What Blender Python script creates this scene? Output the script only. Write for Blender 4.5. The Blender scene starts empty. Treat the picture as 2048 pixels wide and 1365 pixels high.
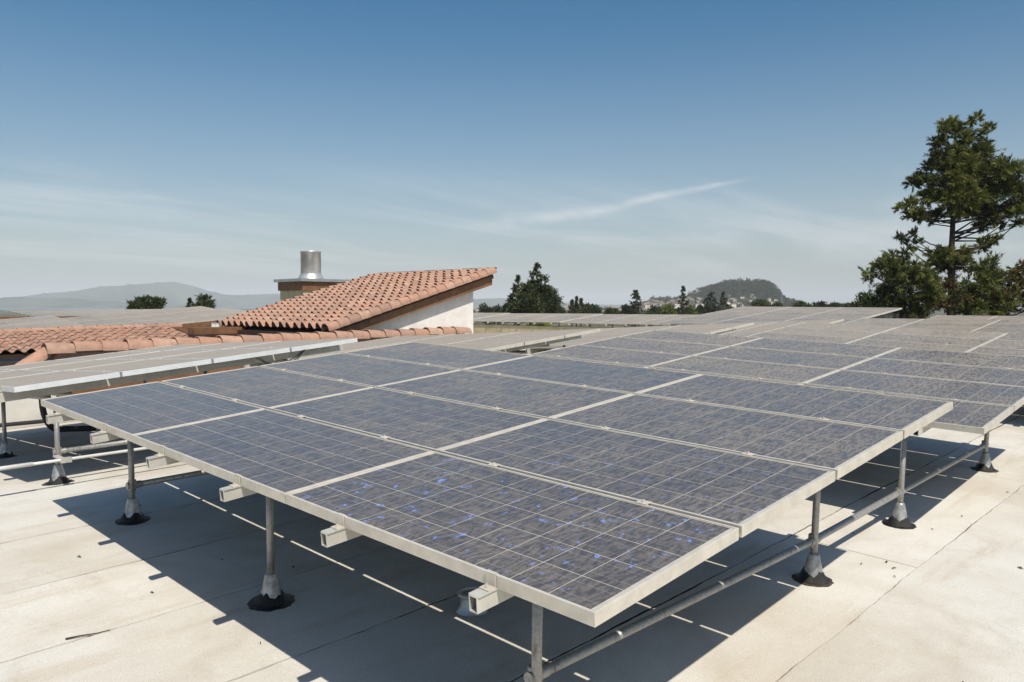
import bpy, math, random
import numpy as np
from mathutils import Vector, Matrix

# ------------------------------------------------------------------ camera, world, sun, exposure
scn = bpy.context.scene
COL = scn.collection
# world axes: X = along the panel rows (right and away), Y = across them (left and away), Z = up.
# origin: the nearest corner of the nearest solar array; the flat roof lies about 0.9 m below it
CAM = np.array([-1.675, -1.315, 0.834])
A0 = np.array([[0.696157, -0.720366, 0.0], [-0.031732, -0.030658, -0.999023], [0.717187, 0.692916, -0.044201]])
_u, _s, _v = np.linalg.svd(A0)
AX = _u @ _v                                   # rows: camera right, down, forward
FPX = 1593.4
cam = bpy.data.cameras.new('camera')
cam.sensor_width = 36.0
cam.lens = FPX / 2048 * 36.0
cam.clip_start = 0.05
cam.clip_end = 60000
camo = bpy.data.objects.new('camera', cam)
COL.objects.link(camo)
r, d, f = AX
camo.matrix_world = Matrix(((r[0], -d[0], -f[0], CAM[0]), (r[1], -d[1], -f[1], CAM[1]), (r[2], -d[2], -f[2], CAM[2]), (0, 0, 0, 1)))
scn.camera = camo


def at(px, py, dist):
    """point seen at photo pixel (px, py) at a horizontal distance in metres"""
    q = AX.T @ np.array([(px - 1024) / FPX, (py - 682.5) / FPX, 1.0])
    return CAM + q * (dist / math.hypot(q[0], q[1]))


SUNV = Vector((0.256, 0.661, -1.0)).normalized()         # direction the light travels
sun_el = math.asin(-SUNV.z)
sun = bpy.data.lights.new('sun', 'SUN')
sun.energy = 5.0
sun.angle = math.radians(0.53)
sun.color = (1.0, 0.935, 0.83)
suno = bpy.data.objects.new('sun', sun)
COL.objects.link(suno)
suno.rotation_euler = SUNV.to_track_quat('-Z', 'Y').to_euler()
suno.location = (-5, -10, 30)

world = bpy.data.worlds.new('World')
scn.world = world
world.use_nodes = True
wn = world.node_tree.nodes
wl = world.node_tree.links
wn.clear()


def N(nodes, t, **kw):
    n = nodes.new(t)
    for k, v in kw.items():
        setattr(n, k, v)
    return n


def math_node(nodes, links, op, a, b=None, c=None, clamp=False):
    n = nodes.new('ShaderNodeMath')
    n.operation = op
    n.use_clamp = clamp
    for i, x in enumerate((a, b, c)):
        if x is None:
            continue
        if isinstance(x, (int, float)):
            n.inputs[i].default_value = x
        else:
            links.new(x, n.inputs[i])
    return n.outputs[0]


def smooth(nodes, links, x, lo, hi, a=0.0, b=1.0):
    n = nodes.new('ShaderNodeMapRange')
    n.interpolation_type = 'SMOOTHSTEP'
    links.new(x, n.inputs[0])
    n.inputs[1].default_value = lo
    n.inputs[2].default_value = hi
    n.inputs[3].default_value = a
    n.inputs[4].default_value = b
    return n.outputs[0]


sky = N(wn, 'ShaderNodeTexSky', sky_type='NISHITA')
sky.sun_disc = False
sky.sun_elevation = sun_el
sky.sun_rotation = math.atan2(-SUNV.x, -SUNV.y)
sky.altitude = 50
sky.air_density = 1.2
sky.dust_density = 1.6
sky.ozone_density = 5.0
tc = N(wn, 'ShaderNodeTexCoord')
sep = N(wn, 'ShaderNodeSeparateXYZ')
wl.new(tc.outputs['Generated'], sep.inputs[0])
M_ = lambda op, a, b=None, c=None, clamp=False: math_node(wn, wl, op, a, b, c, clamp)
# thin cirrus: noise on a plane overhead, drawn out along one wind direction, low in the sky
zz = M_('MAXIMUM', sep.outputs[2], 0.02)
den = M_('ADD', zz, 0.10)
cx = M_('DIVIDE', sep.outputs[0], den)
cy = M_('DIVIDE', sep.outputs[1], den)
comb = N(wn, 'ShaderNodeCombineXYZ')
wl.new(cx, comb.inputs[0])
wl.new(cy, comb.inputs[1])
mp = N(wn, 'ShaderNodeMapping')
mp.inputs['Rotation'].default_value = (0, 0, math.radians(38))
mp.inputs['Scale'].default_value = (0.32, 1.05, 1)
mp.inputs['Location'].default_value = (3.3, 1.9, 0)
wl.new(comb.outputs[0], mp.inputs[0])
n1 = N(wn, 'ShaderNodeTexNoise')
n1.inputs['Scale'].default_value = 1.0
n1.inputs['Detail'].default_value = 7
n1.inputs['Roughness'].default_value = 0.58
n1.inputs['Distortion'].default_value = 0.6
wl.new(mp.outputs[0], n1.inputs['Vector'])
cl = smooth(wn, wl, n1.outputs[0], 0.42, 0.74)
band = M_('MULTIPLY', smooth(wn, wl, sep.outputs[2], 0.015, 0.06), smooth(wn, wl, sep.outputs[2], 0.09, 0.19, 1.0, 0.0))
cl = M_('MULTIPLY', cl, band)
# one long drawn-out streak of cirrus
_d = lambda px, py: Vector(at(px, py, 100.0) - CAM).normalized()
e1, e2 = _d(900, 462), _d(1540, 345)
nn = e1.cross(e2).normalized()
et = (e2 - e1).normalized()


def dotc(vec):
    n = N(wn, 'ShaderNodeVectorMath', operation='DOT_PRODUCT')
    wl.new(tc.outputs['Generated'], n.inputs[0])
    n.inputs[1].default_value = vec
    return n.outputs['Value']


n2 = N(wn, 'ShaderNodeTexNoise')
n2.inputs['Scale'].default_value = 9
n2.inputs['Detail'].default_value = 6
wl.new(tc.outputs['Generated'], n2.inputs['Vector'])
wob = M_('MULTIPLY', M_('SUBTRACT', n2.outputs[0], 0.5), 0.022)
tpar = M_('DIVIDE', M_('SUBTRACT', dotc(et), e1.dot(et)), (e2 - e1).dot(et))
# bow of the streak: it flattens towards its far end
bow = M_('MULTIPLY', M_('MULTIPLY', tpar, M_('SUBTRACT', tpar, 1.0)), 0.024)
sd = M_('ABSOLUTE', M_('ADD', M_('ADD', dotc(nn), wob), bow))
wid = M_('ADD', 0.0025, M_('MULTIPLY', M_('SUBTRACT', 1.0, tpar, None, True), 0.013))
sm = M_('SUBTRACT', 1.0, M_('DIVIDE', sd, wid), None, True)
sm = M_('MULTIPLY', sm, M_('MULTIPLY', smooth(wn, wl, tpar, -0.1, 0.35), smooth(wn, wl, tpar, 0.8, 1.0, 1.0, 0.0)))
n3 = N(wn, 'ShaderNodeTexNoise')
n3.inputs['Scale'].default_value = 30
n3.inputs['Detail'].default_value = 6
wl.new(tc.outputs['Generated'], n3.inputs['Vector'])
sm = M_('MULTIPLY', sm, smooth(wn, wl, n3.outputs[0], 0.25, 0.7, 0.4, 1.0))
tot = M_('ADD', M_('MULTIPLY', cl, 0.40), M_('MULTIPLY', sm, 0.40), None, True)
# an even, very thin high veil that whitens the sky towards the horizon all round
tot = M_('ADD', tot, smooth(wn, wl, sep.outputs[2], 0.04, 0.36, 0.24, 0.0), None, True)
mixc = N(wn, 'ShaderNodeMixRGB')
wl.new(tot, mixc.inputs[0])
hs = N(wn, 'ShaderNodeHueSaturation')
hs.inputs['Saturation'].default_value = 1.36
hs.inputs['Hue'].default_value = 0.492
wl.new(sky.outputs[0], hs.inputs['Color'])
wl.new(hs.outputs[0], mixc.inputs[1])
mixc.inputs[2].default_value = (9.2, 9.4, 9.6, 1)
bg = N(wn, 'ShaderNodeBackground')
bg.inputs['Strength'].default_value = 0.088
wl.new(mixc.outputs[0], bg.inputs[0])
wo = N(wn, 'ShaderNodeOutputWorld')
wl.new(bg.outputs[0], wo.inputs[0])

scn.view_settings.view_transform = 'Standard'
scn.view_settings.look = 'None'
scn.view_settings.exposure = 0.0
scn.view_settings.gamma = 1.0
scn.view_settings.use_curve_mapping = False
scn.cycles.max_bounces = 6
scn.cycles.diffuse_bounces = 2
scn.cycles.glossy_bounces = 3
scn.cycles.transmission_bounces = 3
scn.cycles.volume_bounces = 1
scn.cycles.transparent_max_bounces = 8
scn.cycles.caustics_reflective = False
scn.cycles.caustics_refractive = False
scn.cycles.use_fast_gi = False


# ------------------------------------------------------------------ helpers
def tag(o, label=None, cat=None, group=None, kind=None):
    if label: o['label'] = label
    if cat: o['category'] = cat
    if group: o['group'] = group
    if kind: o['kind'] = kind
    return o


def empty(name, mat=None, loc=None):
    o = bpy.data.objects.new(name, None)
    o.empty_display_size = 0.1
    if mat is not None: o.matrix_world = mat
    if loc is not None: o.location = loc
    COL.objects.link(o)
    return o


def link(name, me, parent=None, loc=None, mat=None):
    o = bpy.data.objects.new(name, me)
    COL.objects.link(o)
    if parent is not None: o.parent = parent
    if loc is not None: o.location = loc
    if mat is not None: o.matrix_local = mat
    return o


class MB:
    """collects boxes, tubes, lathes into one mesh"""
    def __init__(s):
        s.v = []; s.f = []; s.uv = None

    def add(s, vs, fs):
        b = len(s.v)
        s.v += [tuple(map(float, p)) for p in vs]
        s.f += [tuple(b + i for i in q) for q in fs]

    def box(s, x0, x1, y0, y1, z0, z1):
        s.add([(x0, y0, z0), (x1, y0, z0), (x1, y1, z0), (x0, y1, z0), (x0, y0, z1), (x1, y0, z1), (x1, y1, z1), (x0, y1, z1)],
              [(0, 3, 2, 1), (4, 5, 6, 7), (0, 1, 5, 4), (1, 2, 6, 5), (2, 3, 7, 6), (3, 0, 4, 7)])

    def tube(s, pts, rad, n=10, cap=True):
        pts = [Vector(p) for p in pts]
        rads = rad if isinstance(rad, (list, tuple)) else [rad] * len(pts)
        rings = []
        for i, p in enumerate(pts):
            t = (pts[min(i + 1, len(pts) - 1)] - pts[max(i - 1, 0)]).normalized()
            a = Vector((0, 0, 1)) if abs(t.z) < 0.9 else Vector((1, 0, 0))
            e = t.cross(a).normalized(); g = t.cross(e)
            rings.append([p + (e * math.cos(2 * math.pi * k / n) + g * math.sin(2 * math.pi * k / n)) * rads[i] for k in range(n)])
        vs = [q for rg in rings for q in rg]
        fs = []
        for i in range(len(pts) - 1):
            for k in range(n):
                k2 = (k + 1) % n
                fs.append((i * n + k, i * n + k2, (i + 1) * n + k2, (i + 1) * n + k))
        if cap:
            fs.append(tuple(range(n - 1, -1, -1)))
            fs.append(tuple((len(pts) - 1) * n + k for k in range(n)))
        s.add(vs, fs)

    def lathe(s, prof, n=16, c=(0, 0), capb=False, capt=False, jit=0.0, rng=None):
        vs = []
        for (rr, z) in prof:
            for k in range(n):
                a = 2 * math.pi * k / n
                q = rr * (1 + (rng.uniform(-jit, jit) if rng else 0))
                vs.append((c[0] + q * math.cos(a), c[1] + q * math.sin(a), z))
        fs = []
        for i in range(len(prof) - 1):
            for k in range(n):
                k2 = (k + 1) % n
                fs.append((i * n + k, i * n + k2, (i + 1) * n + k2, (i + 1) * n + k))
        if capb: fs.append(tuple(range(n - 1, -1, -1)))
        if capt: fs.append(tuple((len(prof) - 1) * n + k for k in range(n)))
        s.add(vs, fs)

    def mesh(s, name, mat, smooth_=False):
        me = bpy.data.meshes.new(name)
        me.from_pydata(s.v, [], s.f)
        me.materials.append(mat)
        if smooth_:
            me.polygons.foreach_set('use_smooth', [True] * len(me.polygons))
        me.update()
        return me

    def build(s, name, mat, parent=None, smooth_=False, loc=None, mw=None):
        return link(name, s.mesh(name, mat, smooth_), parent, loc, mw)


def shade_auto(me, ang=40):
    me.polygons.foreach_set('use_smooth', [True] * len(me.polygons))
    import bmesh
    bm = bmesh.new(); bm.from_mesh(me)
    for e in bm.edges:
        if len(e.link_faces) == 2 and e.calc_face_angle(0) > math.radians(ang):
            e.smooth = False
    bm.to_mesh(me); bm.free()


# ------------------------------------------------------------------ materials
def newmat(name):
    m = bpy.data.materials.new(name)
    m.use_nodes = True
    nt = m.node_tree
    b = nt.nodes['Principled BSDF']
    return m, nt.nodes, nt.links, b


def noise(nd, lk, vec, scale, detail=4, rough=0.55, dist=0.0):
    n = nd.new('ShaderNodeTexNoise')
    n.inputs['Scale'].default_value = scale
    n.inputs['Detail'].default_value = detail
    n.inputs['Roughness'].default_value = rough
    n.inputs['Distortion'].default_value = dist
    if vec is not None: lk.new(vec, n.inputs['Vector'])
    return n.outputs[0]


def mixrgb(nd, lk, fac, a, b, bt='MIX'):
    n = nd.new('ShaderNodeMixRGB')
    n.blend_type = bt
    for i, x in ((0, fac), (1, a), (2, b)):
        if isinstance(x, (int, float)): n.inputs[i].default_value = x
        elif isinstance(x, tuple): n.inputs[i].default_value = (*x, 1)
        else: lk.new(x, n.inputs[i])
    return n.outputs[0]


def bump(nd, lk, h, strength, dist, b):
    n = nd.new('ShaderNodeBump')
    n.inputs['Strength'].default_value = strength
    n.inputs['Distance'].default_value = dist
    lk.new(h, n.inputs['Height'])
    lk.new(n.outputs[0], b.inputs['Normal'])


def objvec(nd):
    return nd.new('ShaderNodeTexCoord').outputs['Object']


def simple(name, col, rough=0.6, metal=0.0, var=0.12, scale=8.0, spec=0.4, bmp=0.0, rnd=0.0):
    m, nd, lk, b = newmat(name)
    ov = nd.new('ShaderNodeNewGeometry').outputs['Position']
    n = noise(nd, lk, ov, scale, 5)
    dark = tuple(c * (1 - var * 2) for c in col); lite = tuple(min(1, c * (1 + var * 1.4)) for c in col)
    c = mixrgb(nd, lk, smooth(nd, lk, n, 0.3, 0.7), dark, lite)
    if rnd:
        oi = nd.new('ShaderNodeObjectInfo')
        k = smooth(nd, lk, oi.outputs['Random'], 0, 1, 1 - rnd, 1 + rnd)
        cc = nd.new('ShaderNodeCombineXYZ')
        for i in range(3): lk.new(k, cc.inputs[i])
        c = mixrgb(nd, lk, 1.0, c, cc.outputs[0], 'MULTIPLY')
    lk.new(c, b.inputs['Base Color'])
    b.inputs['Roughness'].default_value = rough
    b.inputs['Metallic'].default_value = metal
    b.inputs['Specular IOR Level'].default_value = spec
    if bmp: bump(nd, lk, noise(nd, lk, ov, scale * 6, 3), bmp, 0.01, b)
    return m


def make_pv(name, lines):
    """polycrystalline silicon under dusty glass; 'lines' draws the cell grid where the cells are too far away to be built"""
    m, nd, lk, b = newmat(name)
    mm = lambda op, a, bb=None, c=None, clamp=False: math_node(nd, lk, op, a, bb, c, clamp)
    geo = nd.new('ShaderNodeNewGeometry').outputs['Position']
    oi = nd.new('ShaderNodeObjectInfo')
    sepc = nd.new('ShaderNodeSeparateColor'); lk.new(oi.outputs['Color'], sepc.inputs[0])
    sp = nd.new('ShaderNodeSeparateXYZ'); lk.new(geo, sp.inputs[0])
    # crystals
    vo = nd.new('ShaderNodeTexVoronoi'); vo.inputs['Scale'].default_value = 62
    lk.new(geo, vo.inputs['Vector'])
    sv = nd.new('ShaderNodeSeparateColor'); lk.new(vo.outputs['Color'], sv.inputs[0])
    cell = mixrgb(nd, lk, sv.outputs[0], (0.012, 0.0125, 0.019), (0.031, 0.033, 0.050))
    # dried-on dust: runs and ripples across the slope
    wv = nd.new('ShaderNodeVectorMath'); wv.operation = 'MULTIPLY_ADD'
    wn_ = nd.new('ShaderNodeTexNoise'); wn_.inputs['Scale'].default_value = 7; wn_.inputs['Detail'].default_value = 3
    lk.new(geo, wn_.inputs['Vector'])
    lk.new(wn_.outputs['Color'], wv.inputs[0]); wv.inputs[1].default_value = (0.06, 0.075, 0); lk.new(geo, wv.inputs[2])
    mpp = nd.new('ShaderNodeMapping'); mpp.inputs['Scale'].default_value = (16, 62, 1); mpp.inputs['Rotation'].default_value = (0, 0, math.radians(-33))
    lk.new(wv.outputs[0], mpp.inputs[0])
    rip = noise(nd, lk, mpp.outputs[0], 1.0, 3.5, 0.62)
    rip = smooth(nd, lk, rip, 0.40, 0.57)
    big = smooth(nd, lk, noise(nd, lk, geo, 1.7, 4), 0.3, 0.7, 0.78, 1.06)
    fine = smooth(nd, lk, noise(nd, lk, geo, 160, 2), 0.25, 0.75, 0.8, 1.2)
    dust_sheen = mm('MULTIPLY', mm('MULTIPLY', mm('ADD', 0.27, mm('MULTIPLY', rip, 0.33)), big), fine)
    dust_sheen = mm('MULTIPLY', dust_sheen, sepc.outputs[1], None, True)
    col = mixrgb(nd, lk, dust_sheen, cell, (0.375, 0.315, 0.242))
    # blue crystal glints painted into the base colour, strongest on the nearest panel
    fl = noise(nd, lk, geo, 19, 3, 0.6)
    fl2 = noise(nd, lk, mpp.outputs[0], 2.2, 2)
    fm = mm('MULTIPLY', smooth(nd, lk, fl, 0.60, 0.68), mm('MULTIPLY', smooth(nd, lk, fl2, 0.42, 0.56), smooth(nd, lk, sv.outputs[1], 0.15, 0.4)))
    fm = mm('MULTIPLY', fm, sepc.outputs[0])
    col = mixrgb(nd, lk, fm, col, (0.20, 0.32, 0.78))
    uvn = nd.new('ShaderNodeUVMap')
    su = nd.new('ShaderNodeSeparateXYZ'); lk.new(uvn.outputs[0], su.inputs[0])

    def stripe(x, w):
        fr = mm('ABSOLUTE', mm('SUBTRACT', mm('FRACT', x), 0.5))
        return mm('LESS_THAN', fr, w)
    # bus bars: two thin tinned ribbons along each row of cells
    bb = stripe(mm('MULTIPLY', su.outputs[0], 2.0), 0.011)
    col = mixrgb(nd, lk, mm('MULTIPLY', bb, 0.60), col, (0.38, 0.355, 0.31))
    if lines:
        ln = mm('MAXIMUM', stripe(mm('ADD', su.outputs[0], 0.5), 0.010), stripe(mm('ADD', su.outputs[1], 0.5), 0.008))
        col = mixrgb(nd, lk, mm('MULTIPLY', ln, 0.8), col, (0.42, 0.40, 0.36))
    lk.new(col, b.inputs['Base Color'])
    b.inputs['Roughness'].default_value = 0.55
    b.inputs['Specular IOR Level'].default_value = 0.25
    lk.new(smooth(nd, lk, dust_sheen, 0.0, 1.0, 0.92, 0.22), b.inputs['Coat Weight'])
    b.inputs['Coat IOR'].default_value = 1.5
    lk.new(smooth(nd, lk, dust_sheen, 0.0, 0.6, 0.10, 0.30), b.inputs['Coat Roughness'])
    return m


MAT = {}
MAT['pv_cell'] = make_pv('pv_cell', False)
MAT['pv_face'] = make_pv('pv_face', True)
MAT['backsheet'] = simple('backsheet', (0.50, 0.46, 0.39), 0.4, 0, 0.06, 30)
MAT['frame'] = simple('frame', (0.66, 0.61, 0.52), 0.42, 0.25, 0.05, 14, 0.5)
MAT['frame_pale'] = simple('frame_pale', (0.70, 0.71, 0.70), 0.40, 0.15, 0.03, 14, 0.5)
MAT['rail'] = simple('rail', (0.58, 0.56, 0.50), 0.45, 0.3, 0.07, 10, 0.5)
MAT['dark'] = simple('dark_hollow', (0.02, 0.018, 0.016), 0.8)
MAT['steel'] = simple('bolt_steel', (0.55, 0.54, 0.52), 0.35, 0.8, 0.1, 60)
MAT['tar'] = simple('tar', (0.012, 0.011, 0.010), 0.42, 0, 0.3, 60, 0.5, 0.5)
MAT['tar_grit'] = simple('tar_grit', (0.085, 0.068, 0.050), 0.9, 0, 0.35, 90, 0.3, 0.6)
MAT['seam'] = simple('seam_bitumen', (0.032, 0.026, 0.019), 0.85, 0, 0.35, 25, 0.3)
MAT['black'] = simple('black_plastic', (0.016, 0.016, 0.017), 0.5)
MAT['pvc'] = simple('pvc_white', (0.70, 0.69, 0.65), 0.4, 0, 0.05, 6)


def make_galv():
    m, nd, lk, b = newmat('galvanised')
    geo = nd.new('ShaderNodeNewGeometry').outputs['Position']
    vo = nd.new('ShaderNodeTexVoronoi'); vo.inputs['Scale'].default_value = 110
    lk.new(geo, vo.inputs['Vector'])
    sv = nd.new('ShaderNodeSeparateColor'); lk.new(vo.outputs['Color'], sv.inputs[0])
    c = mixrgb(nd, lk, sv.outputs[0], (0.30, 0.295, 0.275), (0.42, 0.41, 0.385))
    mp = nd.new('ShaderNodeMapping'); mp.inputs['Scale'].default_value = (1, 1, 0.15); lk.new(geo, mp.inputs[0])
    n = noise(nd, lk, mp.outputs[0], 45, 5, 0.7)
    c = mixrgb(nd, lk, smooth(nd, lk, n, 0.55, 0.72), c, (0.14, 0.125, 0.10))
    lk.new(c, b.inputs['Base Color'])
    b.inputs['Metallic'].default_value = 0.55
    b.inputs['Roughness'].default_value = 0.5
    return m


MAT['galv'] = make_galv()


def make_sheet():
    """white mineral-surfaced cap sheet: granules, faint stains, dirt"""
    m, nd, lk, b = newmat('cap_sheet')
    geo = nd.new('ShaderNodeNewGeometry').outputs['Position']
    st = noise(nd, lk, geo, 0.9, 6, 0.62, 0.4)
    c = mixrgb(nd, lk, smooth(nd, lk, st, 0.35, 0.72), (0.69, 0.67, 0.615), (0.575, 0.53, 0.455))
    mp = nd.new('ShaderNodeMapping'); mp.inputs['Scale'].default_value = (0.35, 2.2, 1); lk.new(geo, mp.inputs[0])
    st2 = noise(nd, lk, mp.outputs[0], 2.4, 5, 0.6)
    c = mixrgb(nd, lk, smooth(nd, lk, st2, 0.52, 0.78, 0.0, 0.6), c, (0.49, 0.405, 0.29))
    # tide marks of dried puddles
    pd = noise(nd, lk, geo, 0.75, 3, 0.5, 0.3)
    rng_ = math_node(nd, lk, 'ABSOLUTE', math_node(nd, lk, 'SUBTRACT', pd, 0.53))
    c = mixrgb(nd, lk, smooth(nd, lk, rng_, 0.0, 0.045, 0.15, 0.0), c, (0.40, 0.33, 0.24))
    rng2 = math_node(nd, lk, 'ABSOLUTE', math_node(nd, lk, 'SUBTRACT', noise(nd, lk, geo, 2.3, 4, 0.6, 0.8), 0.60))
    c = mixrgb(nd, lk, smooth(nd, lk, rng2, 0.0, 0.030, 0.11, 0.0), c, (0.36, 0.30, 0.22))
    sc = noise(nd, lk, geo, 14, 5, 0.7)
    c = mixrgb(nd, lk, smooth(nd, lk, sc, 0.60, 0.74, 0.0, 0.30), c, (0.42, 0.37, 0.29))
    g = noise(nd, lk, geo, 240, 2, 0.6)
    c = mixrgb(nd, lk, smooth(nd, lk, g, 0.30, 0.72), mixrgb(nd, lk, 1.0, c, (0.80, 0.79, 0.77), 'MULTIPLY'), mixrgb(nd, lk, 1.0, c, (1.08, 1.08, 1.08), 'MULTIPLY'))
    vo = nd.new('ShaderNodeTexVoronoi'); vo.inputs['Scale'].default_value = 26; lk.new(geo, vo.inputs['Vector'])
    sv = nd.new('ShaderNodeSeparateColor'); lk.new(vo.outputs['Color'], sv.inputs[0])
    spk = math_node(nd, lk, 'MULTIPLY', smooth(nd, lk, vo.outputs['Distance'], 0.05, 0.11, 1.0, 0.0), math_node(nd, lk, 'GREATER_THAN', sv.outputs[0], 0.90))
    c = mixrgb(nd, lk, math_node(nd, lk, 'MULTIPLY', spk, 0.6), c, (0.20, 0.16, 0.11))
    oi = nd.new('ShaderNodeObjectInfo')
    k = smooth(nd, lk, oi.outputs['Random'], 0, 1, 0.96, 1.03)
    cc = nd.new('ShaderNodeCombineXYZ')
    for i in range(3): lk.new(k, cc.inputs[i])
    c = mixrgb(nd, lk, 1.0, c, cc.outputs[0], 'MULTIPLY')
    lk.new(c, b.inputs['Base Color'])
    b.inputs['Roughness'].default_value = 0.92
    b.inputs['Specular IOR Level'].default_value = 0.15
    hb = math_node(nd, lk, 'ADD', math_node(nd, lk, 'MULTIPLY', g, 0.12), noise(nd, lk, geo, 9, 3))
    bump(nd, lk, hb, 0.35, 0.012, b)
    return m


MAT['sheet'] = make_sheet()


def make_clay():
    m, nd, lk, b = newmat('clay_tile')
    oi = nd.new('ShaderNodeObjectInfo')
    geo = nd.new('ShaderNodeNewGeometry').outputs['Position']
    cr = nd.new('ShaderNodeValToRGB')
    el = cr.color_ramp.elements
    el[0].position = 0.0; el[0].color = (0.43, 0.235, 0.160, 1)
    el[1].position = 1.0; el[1].color = (0.34, 0.200, 0.150, 1)
    for p, c in ((0.25, (0.455, 0.262, 0.180)), (0.5, (0.40, 0.235, 0.170)), (0.7, (0.49, 0.305, 0.220)), (0.88, (0.33, 0.205, 0.155))):
        e = el.new(p); e.color = (*c, 1)
    lk.new(oi.outputs['Random'], cr.inputs[0])
    n = noise(nd, lk, geo, 9, 5, 0.65)
    c = mixrgb(nd, lk, smooth(nd, lk, n, 0.35, 0.75, 0.0, 0.7), cr.outputs[0], (0.25, 0.165, 0.12))
    n2 = noise(nd, lk, geo, 38, 3)
    c = mixrgb(nd, lk, smooth(nd, lk, n2, 0.62, 0.78, 0.0, 0.5), c, (0.60, 0.46, 0.38))
    lk.new(c, b.inputs['Base Color'])
    b.inputs['Roughness'].default_value = 0.85
    b.inputs['Specular IOR Level'].default_value = 0.25
    bump(nd, lk, n2, 0.2, 0.01, b)
    return m


MAT['clay'] = make_clay()
MAT['brown'] = simple('brown_fascia', (0.205, 0.100, 0.046), 0.6, 0, 0.12, 5)
MAT['brown_dark'] = simple('dark_brown', (0.060, 0.035, 0.026), 0.55, 0, 0.12, 5)
MAT['gutter'] = simple('gutter_brown', (0.085, 0.062, 0.055), 0.35, 0.3, 0.1, 5)
MAT['stucco'] = simple('white_stucco', (0.70, 0.655, 0.61), 0.9, 0, 0.05, 3, 0.2, 0.3)
MAT['stucco_tan'] = simple('tan_stucco', (0.52, 0.445, 0.275), 0.9, 0, 0.07, 3, 0.2, 0.3)
MAT['sheetmetal'] = simple('zinc_sheet', (0.48, 0.49, 0.49), 0.38, 0.75, 0.06, 4)
MAT['flue'] = simple('flue_metal', (0.62, 0.60, 0.57), 0.42, 0.6, 0.08, 3)
MAT['flash_metal'] = simple('flashing_metal', (0.40, 0.40, 0.39), 0.42, 0.6, 0.16, 30)
MAT['membrane'] = simple('white_membrane', (0.68, 0.655, 0.59), 0.8, 0, 0.06, 2)
MAT['bark'] = simple('bark', (0.050, 0.034, 0.025), 0.9, 0, 0.3, 12)
MAT['leaflitter'] = simple('dry_leaf', (0.055, 0.036, 0.020), 0.8, 0, 0.3, 40)


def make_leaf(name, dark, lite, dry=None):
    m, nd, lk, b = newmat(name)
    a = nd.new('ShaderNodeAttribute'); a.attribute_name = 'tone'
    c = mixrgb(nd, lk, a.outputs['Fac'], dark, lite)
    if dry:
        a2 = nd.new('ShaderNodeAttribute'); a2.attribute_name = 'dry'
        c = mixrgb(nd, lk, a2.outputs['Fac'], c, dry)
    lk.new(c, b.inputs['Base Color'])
    b.inputs['Roughness'].default_value = 0.6
    b.inputs['Specular IOR Level'].default_value = 0.25
    tr = nd.new('ShaderNodeBsdfTranslucent'); lk.new(c, tr.inputs[0])
    mx = nd.new('ShaderNodeMixShader'); mx.inputs[0].default_value = 0.22
    lk.new(b.outputs[0], mx.inputs[1]); lk.new(tr.outputs[0], mx.inputs[2])
    lk.new(mx.outputs[0], nd['Material Output'].inputs[0])
    return m


MAT['leaf_sequoia'] = make_leaf('leaf_sequoia', (0.022, 0.034, 0.011), (0.225, 0.245, 0.055), (0.24, 0.115, 0.05))
MAT['leaf_conifer'] = make_leaf('leaf_conifer', (0.018, 0.031, 0.014), (0.125, 0.145, 0.045), (0.15, 0.075, 0.035))
MAT['leaf_broad'] = make_leaf('leaf_broad', (0.028, 0.045, 0.015), (0.115, 0.140, 0.040), (0.12, 0.075, 0.05))
MAT['leaf_lime'] = make_leaf('leaf_lime', (0.07, 0.095, 0.018), (0.22, 0.25, 0.050), (0.12, 0.075, 0.05))
MAT['leaf_forest'] = make_leaf('leaf_forest', (0.022, 0.034, 0.016), (0.070, 0.082, 0.034), (0.11, 0.075, 0.05))
MAT['house_wall'] = simple('house_wall', (0.62, 0.56, 0.48), 0.9, 0, 0.05, 0.1, 0.2, 0, 0.28)
MAT['house_roof'] = simple('house_roof', (0.24, 0.17, 0.13), 0.9, 0, 0.1, 0.1, 0.2, 0, 0.35)
MAT['house_glass'] = simple('house_glass', (0.04, 0.045, 0.05), 0.2)
MAT['ground'] = simple('ground', (0.115, 0.105, 0.062), 0.95, 0, 0.25, 0.02, 0.1)
MAT['hill'] = simple('hill_ground', (0.055, 0.060, 0.032), 0.95, 0, 0.25, 0.03, 0.1)
MAT['mountain'] = simple('mountain', (0.070, 0.082, 0.052), 0.95, 0, 0.25, 0.003, 0.1)
MAT['water'] = simple('bay_water', (0.05, 0.075, 0.085), 0.25, 0, 0.05, 0.005)


# ------------------------------------------------------------------ the roof (the setting)
SU, SV, H0 = 0.0435, 0.0250, 0.881
CREST = 5.40
SD = -0.050


def roof_z(x, y):
    z = -H0 + SV * x + SU * min(y, CREST)
    if y > CREST: z += SD * (y - CREST)
    return z


ROOF_N = Vector((-SV, -SU, 1)).normalized()
deck = MB()
for (x0, x1, ys) in ((-6, 21.0, [-5, CREST, 11.75]), (11.2, 26.0, [11.75, 29.0])):
    for y0, y1 in zip(ys[:-1], ys[1:]):
        zf = lambda x, y: roof_z(x, min(y, 13.5)) - 0.0055
        p = [(x0, y0), (x1, y0), (x1, y1), (x0, y1)]
        deck.add([(x, y, zf(x, y)) for x, y in p] + [(x, y, zf(x, y) - 0.5) for x, y in p],
                 [(0, 1, 2, 3), (7, 6, 5, 4), (0, 4, 5, 1), (1, 5, 6, 2), (2, 6, 7, 3), (3, 7, 4, 0)])
roof = deck.build('roof', MAT['seam'])
tag(roof, kind='structure')

rng = random.Random(4)
SEAMS = [-5.0, -3.4, -1.55, 0.25, 1.07, 1.93, 2.80, 3.65, 4.55, CREST, 5.93, 6.85, 7.8, 8.75, 9.7, 10.65, 11.70]


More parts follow.
